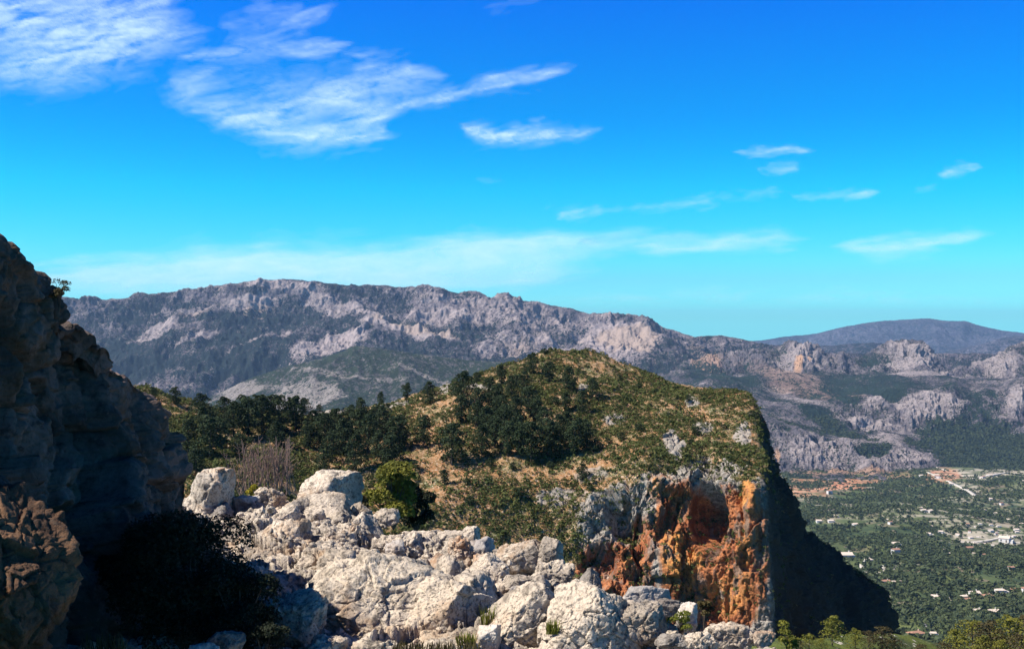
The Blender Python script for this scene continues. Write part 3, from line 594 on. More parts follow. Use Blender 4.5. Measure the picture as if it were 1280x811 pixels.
fo = b.ramp(b.math('ADD', aO, b.math('MULTIPLY', b.math('SUBTRACT', st_, 0.5), 2.6)), 0.15, 0.75)
rock = b.mix(fo, grey, org)
c = b.mix(b.ramp(aX, 0.2, 0.5), soil, b.mix(n2, (0.22, 0.19, 0.16), (0.46, 0.41, 0.36)))
c = b.mix(b.ramp(b.math('ADD', aC, b.math('MULTIPLY', b.math('SUBTRACT', n2, 0.5), 0.5)), 0.4, 0.6), c, rock)
side_shade = b.attr('side'); c = b.mix(side_shade, c, b.mix(n2, (0.03, 0.028, 0.024), (0.10, 0.075, 0.06)))  # right-hand face darkened in its base colour, standing in for its shade
h = b.math('MULTIPLY_ADD', n3, 0.6, n2); h = b.math('MULTIPLY_ADD', b.noise(8, 3, 0.7), 0.3, h)
b.diffuse(c, b.bump(h, 1.0, 0.35), out=out, spec=0.05)
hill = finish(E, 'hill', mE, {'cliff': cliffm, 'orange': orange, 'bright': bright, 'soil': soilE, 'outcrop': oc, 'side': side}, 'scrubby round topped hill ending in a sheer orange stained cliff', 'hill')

# ---- scrub on the hill: leaf tufts nobody could count
def leaf_cloud(C, R, k, size, seed=0, flat=0.0, up=0.0):
    """k leaf quads spread over each ellipsoid (centre C, radii R (N,3)); returns verts, quads"""
    rng = np.random.default_rng(seed); N = len(C); M = N*k
    dirs = rng.normal(size=(M, 3)); dirs /= np.linalg.norm(dirs, axis=1)[:, None]
    dirs[:, 2] = np.where(dirs[:, 2] < -0.35, -dirs[:, 2], dirs[:, 2])
    rad = rng.uniform(0.55, 1.08, M)**0.7
    Ce = np.repeat(C, k, 0)+dirs*rad[:, None]*np.repeat(R, k, 0)
    nrm = dirs*0.9+rng.normal(size=(M, 3))*0.75; nrm[:, 2] += up; nrm /= np.linalg.norm(nrm, axis=1)[:, None]
    a = np.cross(nrm, rng.normal(size=(M, 3))); a /= np.linalg.norm(a, axis=1)[:, None]+1e-9; b_ = np.cross(nrm, a)
    sz = (np.repeat(np.broadcast_to(size, (N,)), k)*rng.uniform(0.6, 1.35, M))[:, None]
    asp = rng.uniform(0.45, 1.0, M)[:, None]
    V = np.stack([Ce-a*sz, Ce-b_*sz*asp*0.7, Ce+a*sz, Ce+b_*sz*asp*0.7], 1).reshape(-1, 3)
    Q = np.arange(M*4).reshape(-1, 4); return V, Q

def areas(S):
    G = S.P.reshape(S.nr, S.ns, 3); a = np.linalg.norm(np.cross(np.gradient(G, axis=1), np.gradient(G, axis=0)), axis=-1); return a.ravel()
def scatter(S, w, n, seed):
    rng = np.random.default_rng(seed); p = np.maximum(w, 0)*areas(S); p /= p.sum()
    idx = rng.choice(len(p), n, p=p); J = S.P[idx].copy()
    i2 = np.clip(idx+1, 0, len(p)-1); i3 = np.clip(idx+S.ns, 0, len(p)-1)
    u = rng.uniform(-.5, .5, (n, 2))
    ok = np.linalg.norm(S.P[i2]-J, axis=1) < 20
    J += (S.P[i2]-J)*(u[:, :1]*ok[:, None])+(S.P[i3]-J)*u[:, 1:]
    return idx, J
m_scrub = leaf_mat('scrub_leaves', (0.042, 0.060, 0.018), (0.125, 0.135, 0.038), 0.25, (0.22, 0.16, 0.08), scale=0.15)
def place_px(S, px, py, tmin=0.9, tmax=99):
    m = (S.t >= tmin) & (S.t <= tmax); d2 = (S.px-px)**2+(S.py-py)**2; d2 = np.where(m, d2, 1e12)
    return Vector(S.P[int(np.argmin(d2))])
dens = fbm(E.P*0.05, 4, 0.6, seed=111)
soft = blobs(E, [(800, 560, 50, 24, 0.3), (545, 530, 55, 22, 0.15), (700, 612, 110, 34, 0.42), (560, 570, 60, 34, 0.3), (810, 560, 50, 30, .2), (600, 505, 25, 10, .4), (640, 600, 60, 30, .2)])
w = (1-cliffm*0.93)*(1-oc)*np.clip(0.78+1.3*dens-soft, 0.08, 2)*(E.t > 0.85)*(E.t < 6)*(E.px > 120)
w *= np.where(E.s > 955, 0.15+2.0*(E.t < 1.5), 1.0)
w *= (230/np.clip(E.P[:, 1], 70, 400))
NS = 50000
idx, J = scatter(E, w, NS, 7); rng = np.random.default_rng(8)
r = rng.uniform(0.18, 0.50, NS)*rng.choice([1, 1, 1, 1.7], NS)*np.where(J[:, 1] < 140, 0.75, 1)
R = np.stack([r, r, r*rng.uniform(0.55, 0.95, NS)], 1); J[:, 2] += R[:, 2]*0.35
Vv, Q = leaf_cloud(J, R, 15, r*0.42, 9, up=0.3)
tint = np.repeat(rng.uniform(0, 1, NS), 15*4)
tag(link('scrub', mesh_np('scrub', Vv, Q, False, {'tint': tint}, [m_scrub])), 'low green and straw coloured scrub tufts on the hill', 'scrub', None, 'stuff')
# ---- pines
m_pine = leaf_mat('pine_needles', (0.016, 0.028, 0.012), (0.040, 0.060, 0.022), 0.12, scale=0.4)
m_bark = plain_mat('pine_bark', (0.10, 0.075, 0.06), nscale=8)
m_pine_far = leaf_mat('valley_leaves', (0.026, 0.042, 0.022), (0.095, 0.12, 0.048), 0.2, (0.085, 0.10, 0.04), scale=0.02)
m_olive = leaf_mat('yellow_green_leaves', (0.07, 0.08, 0.015), (0.26, 0.24, 0.035), 0.25, scale=1.2)

def tube(pts, rads, sides=7):
    pts = np.array(pts, float); V = []; Q = []
    for i, p in enumerate(pts):
        t = pts[min(i+1, len(pts)-1)]-pts[max(i-1, 0)]; t /= np.linalg.norm(t)+1e-9
        a = np.cross(t, [0.31, 0.95, 0.1]); a /= np.linalg.norm(a)+1e-9; bb = np.cross(t, a)
        for k in range(sides):
            an = 2*math.pi*k/sides; V.append(p+(a*math.cos(an)+bb*math.sin(an))*rads[i])
    for i in range(len(pts)-1):
        for k in range(sides):
            j = (k+1) % sides; Q.append((i*sides+k, i*sides+j, (i+1)*sides+j, (i+1)*sides+k))
    return np.array(V), np.array(Q)
def join(parts):
    V = []; Q = []; o = 0
    for v, q in parts: V.append(v); Q.append(q+o); o += len(v)
    return np.concatenate(V), np.concatenate(Q)

def tree_meshes(kind, seed, h=6.0, spread=0.36, leaf=0.17, k=170, mat=None, low=0.16, clumps=16):
    """a trunk with limbs that carry the crown's clumps of leaves"""
    rng = np.random.default_rng(seed); lean = rng.normal(0, 0.03, 2)*h
    tp = [(lean[0]*t*t, lean[1]*t*t, -0.4+(h*0.93+0.4)*t) for t in np.linspace(0, 1, 7)]
    parts = [tube(tp, np.linspace(h*0.028, h*0.006, 7))]
    C = []; R = []
    for i in range(clumps):
        f = low+(1-low)*(i+0.5)/clumps; z = h*f
        wdt = h*spread*(math.sin(math.pi*min(1, 0.16+0.84*(1-f)**0.75)) ** 0.8 if kind == 'cone' else math.sin(math.pi*(0.12+0.82*f))**0.7)
        an = i*2.4+rng.uniform(-.5, .5); rr = wdt*rng.uniform(0.35, 0.8)
        c = np.array([lean[0]*f*f+rr*math.cos(an), lean[1]*f*f+rr*math.sin(an), z+rng.uniform(-.04, .04)*h])
        rad = wdt*rng.uniform(0.42, 0.68)+h*0.03
        C.append(c); R.append([rad, rad, rad*rng.uniform(0.6, 0.85)])
        zb = max(0.1*h, z-rr*0.7); p0 = np.array([lean[0]*(zb/h)**2, lean[1]*(zb/h)**2, zb])
        parts.append(tube([p0, (p0+c)/2+[0, 0, 0.02*h], c], [h*0.010, h*0.007, h*0.003], 5))
    C.append(np.array([lean[0], lean[1], h*0.92])); R.append([h*0.09, h*0.09, h*0.09])
    C = np.array(C); R = np.array(R)
    V, Q = leaf_cloud(C, R, k, h*leaf/6, seed+1, up=0.25)
    tint = np.repeat(rng.uniform(0, 1, len(C))*0.6, k*4)+np.random.default_rng(seed+2).uniform(0, .4, len(V)//4).repeat(4)
    tv, tq = join(parts)
    return mesh_np('trunk', tv, tq, True, None, [m_bark]), mesh_np('crown', V, Q, False, {'tint': tint*0.84}, [mat or m_pine])

def plant(name, meshes, loc, sc, rz, label, cat, group=None, kids=('trunk', 'crown')):
    root = empty(name, loc, rz); root.scale = sc if hasattr(sc, '__len__') else (sc,)*3
    for kn, me in zip(kids, meshes): link(kn, me, root)
    tag(root, label, cat, group); return root
pine_v = [tree_meshes('round' if i % 3 else 'cone', 200+i, spread=0.30+0.04*(i % 3), low=0.10) for i in range(6)]
far_v = [tree_meshes('round', 230+i, k=46, leaf=0.36, clumps=12, spread=0.42, mat=m_pine_far, low=0.12) for i in range(4)]
grove = [(599, 518, 30), (620, 515, 32), (640, 500, 28), (609, 546, 34), (630, 544, 34), (602, 572, 36), (635, 570, 40), (648, 554, 34), (664, 577, 46), (669, 531, 32), (687, 572, 44), (700, 554, 32),
         (718, 570, 40), (734, 562, 34), (728, 518, 28), (708, 515, 22), (661, 515, 30), (645, 535, 34), (618, 560, 36), (596, 533, 30), (680, 545, 34), (710, 548, 30), (655, 490, 24), (628, 528, 30), (650, 572, 40), (612, 500, 26), (693, 575, 30), (727, 556, 30)]
singles = [(508, 501, 20, 'lone dark pine on the saddle left of the grove, low on the skyline'), (536, 505, 26, 'bushy pine on bare ground between the skyline saddle and the grove'), (580, 505, 36, 'tall upright pine at the upper left edge of the grove'),
           (577, 530, 32, 'pine directly below the tall upright one at the grove edge'), (529, 559, 36, 'pine standing alone on orange soil left of the grove'), (565, 580, 46, 'narrow tall pine at the lower left corner of the grove'),
           (627, 480, 22, 'small pine high on the left shoulder of the hilltop'), (665, 447, 8, 'tiny pine sapling standing on the very hilltop'), (666, 469, 24, 'round pine just under the hilltop, left of its neighbours'),
           (686, 479, 24, 'round pine in the middle of the row under the hilltop'), (712, 489, 28, 'widest round pine of the row under the hilltop'), (741, 498, 24, 'pine casting a long shadow at the right end of the hilltop row'),
           (556, 606, 18, 'round dark shrub pine on the slope below the grove'), (728, 601, 20, 'small dark pine alone on the open slope right of the grove'), (612, 585, 12, 'low pine shoot just below the middle of the grove'),
           (641, 588, 10, 'lowest pine shoot under the right half of the grove'), (477, 505, 15, 'little pine on the skyline beside pale rocks'), (397, 513, 11, 'tiny pine on the skyline above the pale rock slab'),
           (192, 501, 16, 'leftmost skyline pine beside the shaded cliff'), (219, 505, 20, 'second skyline pine from the shaded cliff'), (250, 522, 27, 'pine below the two skyline pines by the shaded cliff'), (497, 566, 42, 'dark pine at the right end of the lower left wood'),
           (775, 478, 9, 'small shrub pine on the bare right shoulder of the hilltop'), (860, 503, 9, 'small shrub pine near the cliff brow')]
leftwood = [(262, 575, 50), (292, 545, 38), (310, 548, 46), (327, 543, 44), (350, 540, 42), (370, 540, 40), (320, 517, 22), (380, 522, 22), (303, 520, 24), (452, 528, 28), (460, 566, 44), (430, 570, 42), (445, 588, 42), (405, 560, 38), (480, 550, 38), (490, 580, 36),
            (235, 570, 42), (255, 548, 36), (405, 590, 26), (280, 530, 30), (338, 520, 24), (362, 525, 26), (418, 548, 34), (436, 540, 30), (470, 535, 26), (415, 578, 34), (275, 560, 34), (245, 590, 30), (392, 545, 30), (385, 560, 30), (500, 560, 30), (345, 560, 30), (300, 575, 30), (475, 575, 34), (450, 548, 34)]
def pine_at(px, py, hpx, label, group, i):
    p = place_px(E, px, py, 1.0, 6.5); h = hpx*p.y/F/6.0*1.08; rng = random.Random(i*7+1)
    plant('pine_tree', pine_v[i % 6], (p.x, p.y, p.z-0.15), (h*rng.uniform(0.82, 1.12), h*rng.uniform(0.82, 1.12), h), rng.uniform(0, 6.28), label, 'pine tree', group)
k = 0
for g_ in grove: pine_at(*g_, 'dark green pine in the dense grove on the round hill', 'pines of the dense grove', k); k += 1
for g_ in leftwood: pine_at(*g_, 'dark green pine in the low wood beside the shaded cliff', 'pines of the lower wood', k); k += 1
for x, y, h, lb in singles: pine_at(x, y, h, lb, 'pines standing apart', k); k += 1
# shrubs scattered singly over the slope
shr = tree_meshes('round', 260, h=2.2, spread=0.6, leaf=0.42, k=70, clumps=10, low=0.25)
rr_ = random.Random(5); idx, J = scatter(E, (1-cliffm)*(1-oc)*(E.t > 1.05)*(E.t < 4.6)*(E.px > 180)*(E.s < 935)*1.0, 85, 12)
for q in range(85):
    s_ = rr_.uniform(0.3, 0.85)
    plant('bush', shr, tuple(J[q]), (s_*1.15, s_*1.1, s_), rr_.uniform(0, 6.28), 'dark rounded bush dotted on the scrubby slope of the hill', 'bush', 'dark bushes dotted over the hill')

# ---- shoulder of ground at lower right, below the cliff
rowsH = [[(880, 880, 900, 170), (1100, 1100, 890, 210), (1500, 1500, 900, 230)],
         [(880, 880, 808, 115), (980, 980, 804, 118), (1010, 1010, 800, 122), (1060, 1060, 796, 132), (1100, 1100, 790, 142), (1130, 1130, 796, 148), (1200, 1200, 810, 158), (1500, 1500, 806, 160)],
         [(880, 880, 835, 100), (980, 980, 832, 102), (1100, 1100, 826, 120), (1200, 1200, 826, 140), (1500, 1500, 822, 140)],
         [(880, 880, 1000, 70), (1100, 1100, 1000, 75), (1500, 1500, 1000, 80)]]
H = loft(rowsH, 260, [12, 24, 24]); H.sign = 1.0; H.refresh()
if H.N[:, 2].mean() < 0: H.sign = -1.0; H.refresh()
prep(H, 0.05); H.P[:, 2] += fbm(H.P*0.08, 4, seed=131)*1.0; H.refresh()
mH, n, out = new_mat('shoulder_ground'); b = NB(n)
c = b.mix(b.ramp(b.noise(0.15, 5, .7), 0.4, 0.6), (0.10, 0.12, 0.03), (0.06, 0.075, 0.03)); c = b.mix(b.ramp(b.noise(0.6, 4, .7), 0.6, 0.66), c, (0.5, 0.45, 0.38))
b.diffuse(c, b.bump(b.noise(1.5, 4), 1, 0.3), out=out, spec=0.05)
finish(H, 'terrace', mH, {}, 'grassy ground shoulder below the dark cliff', 'ground')
labs = {0: 'round bright green tree at the foot of the dark cliff'}
hl = [(1040, 806, 34, 1), (1012, 812, 20, 1), (1068, 812, 24, 1), (1085, 810, 20, 0), (1102, 815, 30, 0), (988, 812, 18, 1), (1120, 822, 24, 0), (1150, 828, 22, 0), (1195, 824, 34, 1), (1215, 818, 40, 1), (1240, 822, 42, 0), (1262, 818, 46, 1), (1285, 816, 44, 0), (1180, 826, 22, 0),
      (1230, 826, 30, 1), (1275, 828, 34, 0), (1320, 816, 50, 1), (1350, 818, 44, 0), (1000, 815, 14, 0), (1025, 815, 16, 1), (1250, 828, 26, 1), (1205, 832, 20, 0), (1300, 830, 40, 1)]
m_brown = leaf_mat('brown_green_leaves', (0.045, 0.04, 0.018), (0.11, 0.085, 0.03), 0.2, scale=0.4)
ol = [tree_meshes('round', 270+i, k=80, leaf=0.22, spread=0.5, clumps=14, mat=(m_olive if i % 2 else m_brown), low=0.16) for i in range(4)]
for i, (x, y, h, w_) in enumerate(hl):
    p = place_px(H, x, y, 0.9); s_ = h*p.y/F/6
    lab = labs.get(i) or ('olive green tree on the grassy shoulder at the lower right corner' if w_ else 'brown tinted tree on the grassy shoulder at the lower right corner')
    plant('broad_tree', ol[(i*2+w_) % 4 if (i*2+w_) % 2 == w_ else (i*2+w_+1) % 4], tuple(p), (s_*1.1, s_*1.1, s_), i*1.3, lab, 'tree', 'trees on the grassy shoulder')

# ---- valley woods, houses and tracks
rng = np.random.default_rng(40)
wd = np.clip(0.62+1.4*fbm(V.P*0.007, 4, 0.6, seed=141), 0.05, 2)*(1-0.85*meadV)*(1-0.8*redV)*(1-0.62*paleV)
vis = (V.px > 930) & (V.px < 1360) & (V.py > 586) & (V.py < 900)
wv = wd*vis*(1600/np.clip(V.P[:, 1], 900, 4000))**1.6
NV = 30000; idx, J = scatter(V, wv, NV, 41)
r = rng.uniform(1.3, 3.5, NV)*np.where(rng.uniform(size=NV) < 0.12, 1.5, 1)
R = np.stack([r, r, r*rng.uniform(0.7, 1.1, NV)], 1); J[:, 2] += R[:, 2]*0.7
Vv, Q = leaf_cloud(J, R, 13, r*0.75, 42, up=0.4)
tag(link('woodland', mesh_np('woodland', Vv, Q, False, {'tint': np.repeat(rng.uniform(0, 1, NV), 52)}, [m_pine_far])), 'mixed dark woods and orchards covering the valley floor', 'woodland', None, 'stuff')
wF = (1.0*(B.py > 520)*(B.py < 600)*(B.px > 900)*(B.px < 1400))*np.clip(vegB-0.55, 0, 1)
NB2 = 9000; idx, J = scatter(B, wF, NB2, 44); r = rng.uniform(2.2, 4.2, NB2); R = np.stack([r, r, r*1.1], 1); J[:, 2] += r*0.5
Vv, Q = leaf_cloud(J, R, 8, r*0.9, 45, up=0.4)
tag(link('forest', mesh_np('forest', Vv, Q, False, {'tint': np.repeat(rng.uniform(0, .5, NB2), 32)}, [m_pine_far])), 'dense dark forest on the slope under the limestone knobs', 'forest', None, 'stuff')

m_white = plain_mat('white_render', (0.62, 0.60, 0.57), nscale=0.3, amt=0.1); m_cream = plain_mat('cream_render', (0.62, 0.50, 0.36), nscale=0.3, amt=0.12)
m_tile = plain_mat('terracotta_tiles', (0.34, 0.19, 0.13), nscale=2.0, amt=0.3); m_pale = plain_mat('pale_tiles', (0.60, 0.50, 0.42), nscale=2.0, amt=0.2)
m_dark = plain_mat('window_dark', (0.04, 0.045, 0.05), rough=0.3); m_track = plain_mat('pale_track', (0.50, 0.46, 0.40), nscale=0.2, amt=0.2); m_asph = plain_mat('grey_road', (0.22, 0.21, 0.21), nscale=0.3)
def box(x0, x1, y0, y1, z0, z1):
    V = np.array([(x, y, z) for z in (z0, z1) for y in (y0, y1) for x in (x0, x1)], float)
    return V, np.array([(0, 2, 3, 1), (4, 5, 7, 6), (0, 1, 5, 4), (2, 6, 7, 3), (0, 4, 6, 2), (1, 3, 7, 5)])
def house_meshes(L, W, Hh, wing, wallm, roofm, hip, seed):
    rg = random.Random(seed); parts = {}
    ws = [box(-L/2, L/2, -W/2, W/2, -2, Hh)]
    if wing: ws.append(box(L/2-0.02, L/2+L*0.35, -W/2+1, W/2-1.5, -2, Hh*0.6))
    parts['wall'] = [mesh_np('wall', *join(ws), False, None, [wallm])]
    o = 0.4; rh = W*0.2; hi = (L/2-W/2*0.9) if hip else L/2+o
    Vr = np.array([(-L/2-o, -W/2-o, Hh), (L/2+o, -W/2-o, Hh), (L/2+o, W/2+o, Hh), (-L/2-o, W/2+o, Hh), (-hi, 0, Hh+rh), (hi, 0, Hh+rh)]); Vr[:, 2] += 0.02
    Qr = np.array([(0, 1, 5, 4), (2, 3, 4, 5), (3, 0, 4, 4), (1, 2, 5, 5), (0, 3, 2, 1)])
    me = bpy.data.meshes.new('roof'); me.from_pydata([tuple(v) for v in Vr], [], [(0, 1, 5, 4), (2, 3, 4, 5), (3, 0, 4), (1, 2, 5), (0, 3, 2, 1)]); me.materials.append(roofm); parts['roof'] = [me]
    parts['chimney'] = [mesh_np('chimney', *box(L*0.2, L*0.2+0.8, 0.4, 1.2, Hh, Hh+rh+0.9), False, None, [wallm])]
    parts['window'] = []
    nw = max(2, int(L/3.2))
    for fl in range(max(1, int(Hh/3))):
        for i in range(nw):
            x = -L/2+(i+0.5)*L/nw
            if fl == 0 and i == nw//2: continue
            parts['window'].append(mesh_np('window', *box(x-0.55, x+0.55, -W/2-0.04, -W/2+0.1, fl*3+0.9, fl*3+2.2), False, None, [m_dark]))
    x = -L/2+(nw//2+0.5)*L/nw
    parts['door'] = [mesh_np('door', *box(x-0.5, x+0.5, -W/2-0.04, -W/2+0.1, 0, 2.1), False, None, [m_bark])]
    return parts
hv = [house_meshes(12, 8, 3.6, True, m_white, m_pale, True, 1), house_meshes(9, 7, 5.8, False, m_white, m_tile, False, 2), house_meshes(14, 8, 3.4, False, m_cream, m_tile, True, 3), house_meshes(8, 8, 3.2, True, m_white, m_pale, False, 4)]
def house(px, py, wpx, v, rz, label, group):
    p = place_px(V, px, py, 0.8); s_ = wpx*p.y/F/(12, 9, 14, 8)[v]
    root = empty('house', (p.x, p.y, p.z), rz); root.scale = (s_,)*3; tag(root, label, 'house', group)
    full = wpx >= 9; roof_o = None
    for kn, ms_ in hv[v].items():
        if kn in ('wall', 'roof') or full:
            for me in ms_:
                o = link(kn, me, roof_o if kn == 'chimney' else root)
                if kn == 'roof': roof_o = o
    return root
hs_ = [(1145, 795, 21, 2, 0.35, 'cream farmhouse with low walls on the green meadow, largest and closest'), (1085, 702, 11, 0, 0.2, 'pinkish white house alone above the hairpin track'), (1107, 731, 9, 1, 0.1, 'white house at the left end of the short row below the hairpin track'),
       (1117, 730, 8, 3, 0, 'white house in the middle of the short row below the hairpin track'), (1127, 729, 7, 3, 0.2, 'small white house at the right end of the short row below the track'), (1109, 748, 7, 3, 0.4, 'small lone white house beside the tip of the dark cliff'),
       (1168, 748, 14, 0, -0.3, 'wide white villa standing by itself in dark trees'), (1183, 753, 10, 3, -0.4, 'low white annex just right of the wide villa'), (1207, 747, 10, 0, 0.2, 'white house at the left end of the village row'), (1219, 745, 11, 3, 0.1, 'white house second from the left in the village row'),
       (1234, 746, 13, 2, 0.2, 'cream house with terracotta roof third in the village row'), (1209, 753, 8, 1, 0.1, 'small house with red roof just below the village row'), (1250, 740, 12, 0, 0, 'pale house fourth in the village row'), (1270, 739, 13, 2, -0.2, 'orange roofed house fifth in the village row'),
       (1283, 741, 10, 1, 0, 'house at the right edge ending the village row'), (1119, 682, 8, 3, 0, 'white cube house in the orchards above the pinkish house'), (1120, 692, 9, 1, 0.3, 'white house with warm roof below the white cube house'), (1096, 686, 6, 2, 0.3, 'small cream house left of the white cube house'),
       (1212, 689, 8, 1, 0.2, 'white house in the green orchards under the speckled slope'), (1256, 676, 12, 3, -0.6, 'bright white slanting building near the right edge'), (1024, 652, 6, 3, 0, 'tiny white house left of a matching one near the cliff'), (1038, 652, 6, 3, 0, 'tiny white house right of a matching one near the cliff'),
       (1069, 657, 6, 3, 0.2, 'tiny white house on the slanting pale terrace'), (1243, 767, 11, 3, 0.1, 'flat white roofed shed near the right edge above the corner trees'), (1223, 766, 10, 3, 0.1, 'flat white roofed shed above the broad track'), (1116, 773, 5, 3, 0, 'tiny white hut beside the dark cliff foot'),
       (1131, 775, 5, 3, 0, 'tiny white hut above the meadow farmhouse'), (1264, 713, 7, 1, 0, 'small white house in the woods at the right edge'), (1058, 697, 13, 3, 0.0, 'long flat pale green roofed shed at the cliff edge'), (1166, 793, 7, 3, 0, 'little white outhouse beside the meadow farmhouse')]
for i, a in enumerate(hs_): house(*a, 'houses of the valley')
rg = random.Random(77)
for i in range(70):
    if i < 45: x, y = rg.gauss(1225, 40), rg.gauss(664, 15)
    elif i < 58: x, y = rg.uniform(1150, 1300), rg.uniform(590, 606)
    else: x, y = rg.uniform(1030, 1280), rg.uniform(615, 700)
    if x < 1000 or x > 1330: continue
    house(x, max(592, y), rg.uniform(3.2, 6.0), rg.choice([0, 1, 3, 3]), rg.uniform(-.6, .6), 'tiny white house scattered over the far valley side', 'tiny houses of the far valley side')

def strip(name, pts, wid, mat, label, cat, lift=0.9):
    P = np.array([place_px(V, x, y, 0.5) for x, y in pts]); 
    t = np.linspace(0, len(P)-1, len(P)*8); P = np.stack([pchip(np.arange(len(P)), P[:, k], t) for k in range(3)], 1)
    T = np.gradient(P, axis=0); T[:, 2] = 0; T /= np.linalg.norm(T, axis=1)[:, None]+1e-9; Nn = np.stack([-T[:, 1], T[:, 0], T[:, 2]], 1)
    wv_ = np.broadcast_to(np.interp(t, np.linspace(0, len(pts)-1, len(wid)), wid), (len(P),))[:, None]
    Vt = np.concatenate([P-Nn*wv_/2, P+Nn*wv_/2]); Vt[:, 2] += lift; Vb = Vt.copy(); Vb[:, 2] -= 2.2; m_ = len(P); i = np.arange(m_-1)
    Q = np.concatenate([np.stack([i, i+1, i+1+m_, i+m_], 1), np.stack([i, i+2*m_, i+1+2*m_, i+1], 1), np.stack([i+m_, i+1+m_, i+1+3*m_, i+3*m_], 1)])
    tag(link(name, mesh_np(name, np.concatenate([Vt, Vb]), Q, True, None, [mat])), label, cat, None, 'structure')
strip('hairpin_track', [(1076, 706), (1082, 713), (1092, 717), (1100, 712), (1108, 708), (1116, 709), (1112, 712), (1096, 718)], [5, 10, 10, 14, 8], m_track, 'pale hairpin track cut into the green slope', 'track')
strip('broad_track', [(1190, 784), (1202, 778), (1215, 774), (1228, 771)], [9, 12, 8], m_track, 'broad pale track above the corner trees', 'track')
strip('lane', [(1152, 779), (1160, 782), (1168, 786), (1162, 794), (1158, 797)], [4, 7, 5], m_asph, 'grey lane bending round the meadow farmhouse', 'lane')
strip('valley_track', [(1160, 590), (1185, 602), (1196, 606), (1206, 612), (1222, 622)], [8, 10], m_track, 'white track slanting down under the forest slope', 'track', 1.5)
strip('terrace_road', [(1170, 583), (1215, 598), (1250, 592), (1290, 588)], [9, 12], m_track, 'white terrace road at the foot of the dark forest', 'road', 1.5)
strip('valley_road', [(1180, 676), (1215, 678), (1250, 672), (1262, 676), (1290, 681)], [7, 8], m_track, 'pale road crossing the speckled orchards', 'road', 1.2)
# ------------------------------------------------------------------ foreground: shaded cliff at the left
def wrow(fn): return [(y, *fn(y)) for y in Yk]
ridge = [(6, -9.5, 0.4), (10, -10.5, 0.6), (14, -10.9, 0.0), (18, -11.2, 0.0), (21, -11.4, 0.9), (22.2, -11.4, 1.6), (23, -11.35, 2.1), (24, -11.25, 1.9), (25, -11.1, 1.2), (26, -10.95, 1.0), (27, -10.75, 0.52), (27.8, -10.55, 0.15), (28.3, -10.38, -0.30), (28.7, -10.36, -0.85), (29.3, -10.3, -1.15),
         (30.3, -10.2, -1.85), (31.2, -10.15, -2.4), (32.5, -10.05, -3.7), (34, -10.0, -5.0), (35, -10.1, -6.1), (36, -10.7, -7.6), (38, -13, -10)]
foot = lambda y: -7.6-0.02*(y-20)
rows = []
rows.append([(y, x-9, y, z-2.5-abs(z)*0.2) for y, x, z in ridge]); rows.append([(y, x-2.0, y, z-0.25) for y, x, z in ridge]); rows.append([(y, x, y, z) for y, x, z in ridge])
for f_, ox in ((0.3, 0.45), (0.62, 0.85), (1.0, 1.7)):
    rows.append([(y, x+ox*(1 if y < 34 else 0.4), y, z+(min(foot(y), z-1.5)-z)*f_) for y, x, z in ridge])
rows.append([(y, x+3.4, y, min(foot(y), z-1.5)-2.5) for y, x, z in ridge])
G = loft(rows, 950, [10, 30, 130, 170, 200, 30], world_rows=True); G.sign = 1.0; G.refresh()
if G.N[:, 0].mean() < 0: G.sign = -1.0; G.refresh()
gw = smooth(G.t, 0.6, 2.0)
bl = blocky(G.P*np.array([0.85, 0.85, 0.42]), 2.2, 301, crack=0.5, warp=0.2, ew=.07)*0.5+blocky(G.P*np.array([1, 1, 0.6]), 0.9, 302, crack=0.7, warp=0.15, ew=.08)*0.6+blocky(G.P, 0.3, 303, crack=0.5, warp=.1)*0.4
bl += (ridged(G.P*np.array([0.5, 0.5, 0.22]), 5, 0.55, seed=304)-0.55)*0.45+fbm(G.P*2.5, 4, 0.6, seed=305)*0.04
ew = 1-0.5*np.exp(-((G.t-2)/0.25)**2)
G.P = G.P+G.N*(gw*(bl-0.22)*ew)[:, None]; G.refresh()
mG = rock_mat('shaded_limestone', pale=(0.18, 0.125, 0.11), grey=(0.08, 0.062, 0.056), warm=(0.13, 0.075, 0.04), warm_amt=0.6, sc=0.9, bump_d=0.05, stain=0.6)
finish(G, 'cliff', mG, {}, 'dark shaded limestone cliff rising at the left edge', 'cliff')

# ---- broken rocky ground under the boulders
far_e = [(60, 640, 38), (180, 640, 40), (235, 606, 46), (290, 632, 43), (330, 612, 46), (400, 612, 46), (445, 622, 46), (475, 656, 42), (540, 664, 40), (600, 672, 38), (660, 684, 36), (705, 700, 34.5), (750, 730, 31.5), (820, 748, 29.8), (870, 776, 27.8), (940, 798, 26), (985, 822, 24.5), (1040, 860, 22.5)]
def fr(dy, dd): return [(x, x, y+dy, d+dd) for x, y, d in far_e]
rowsK = [[(x, x, y+130, d+5) for x, y, d in far_e], [(x, x, y+8, d+0.8) for x, y, d in far_e], [(x, x, y, d) for x, y, d in far_e],
         [(60, 60, 720, 29), (300, 300, 700, 31), (480, 480, 705, 31.5), (640, 640, 735, 29), (760, 760, 768, 27.5), (900, 900, 815, 24), (1040, 1040, 880, 21)],
         [(60, 60, 800, 24), (480, 480, 790, 25.2), (760, 760, 820, 23.5), (1040, 1040, 900, 19.5)],
         [(60, 60, 960, 17.5), (1040, 1040, 1000, 16.5)]]
K = loft(rowsK, 800, [20, 10, 150, 130, 60]); K.sign = 1.0; K.refresh()
if K.N[:, 2].mean() < 0: K.sign = -1.0; K.refresh()
prep(K, 0.3); kw = smooth(K.t, 0.5, 1.6)
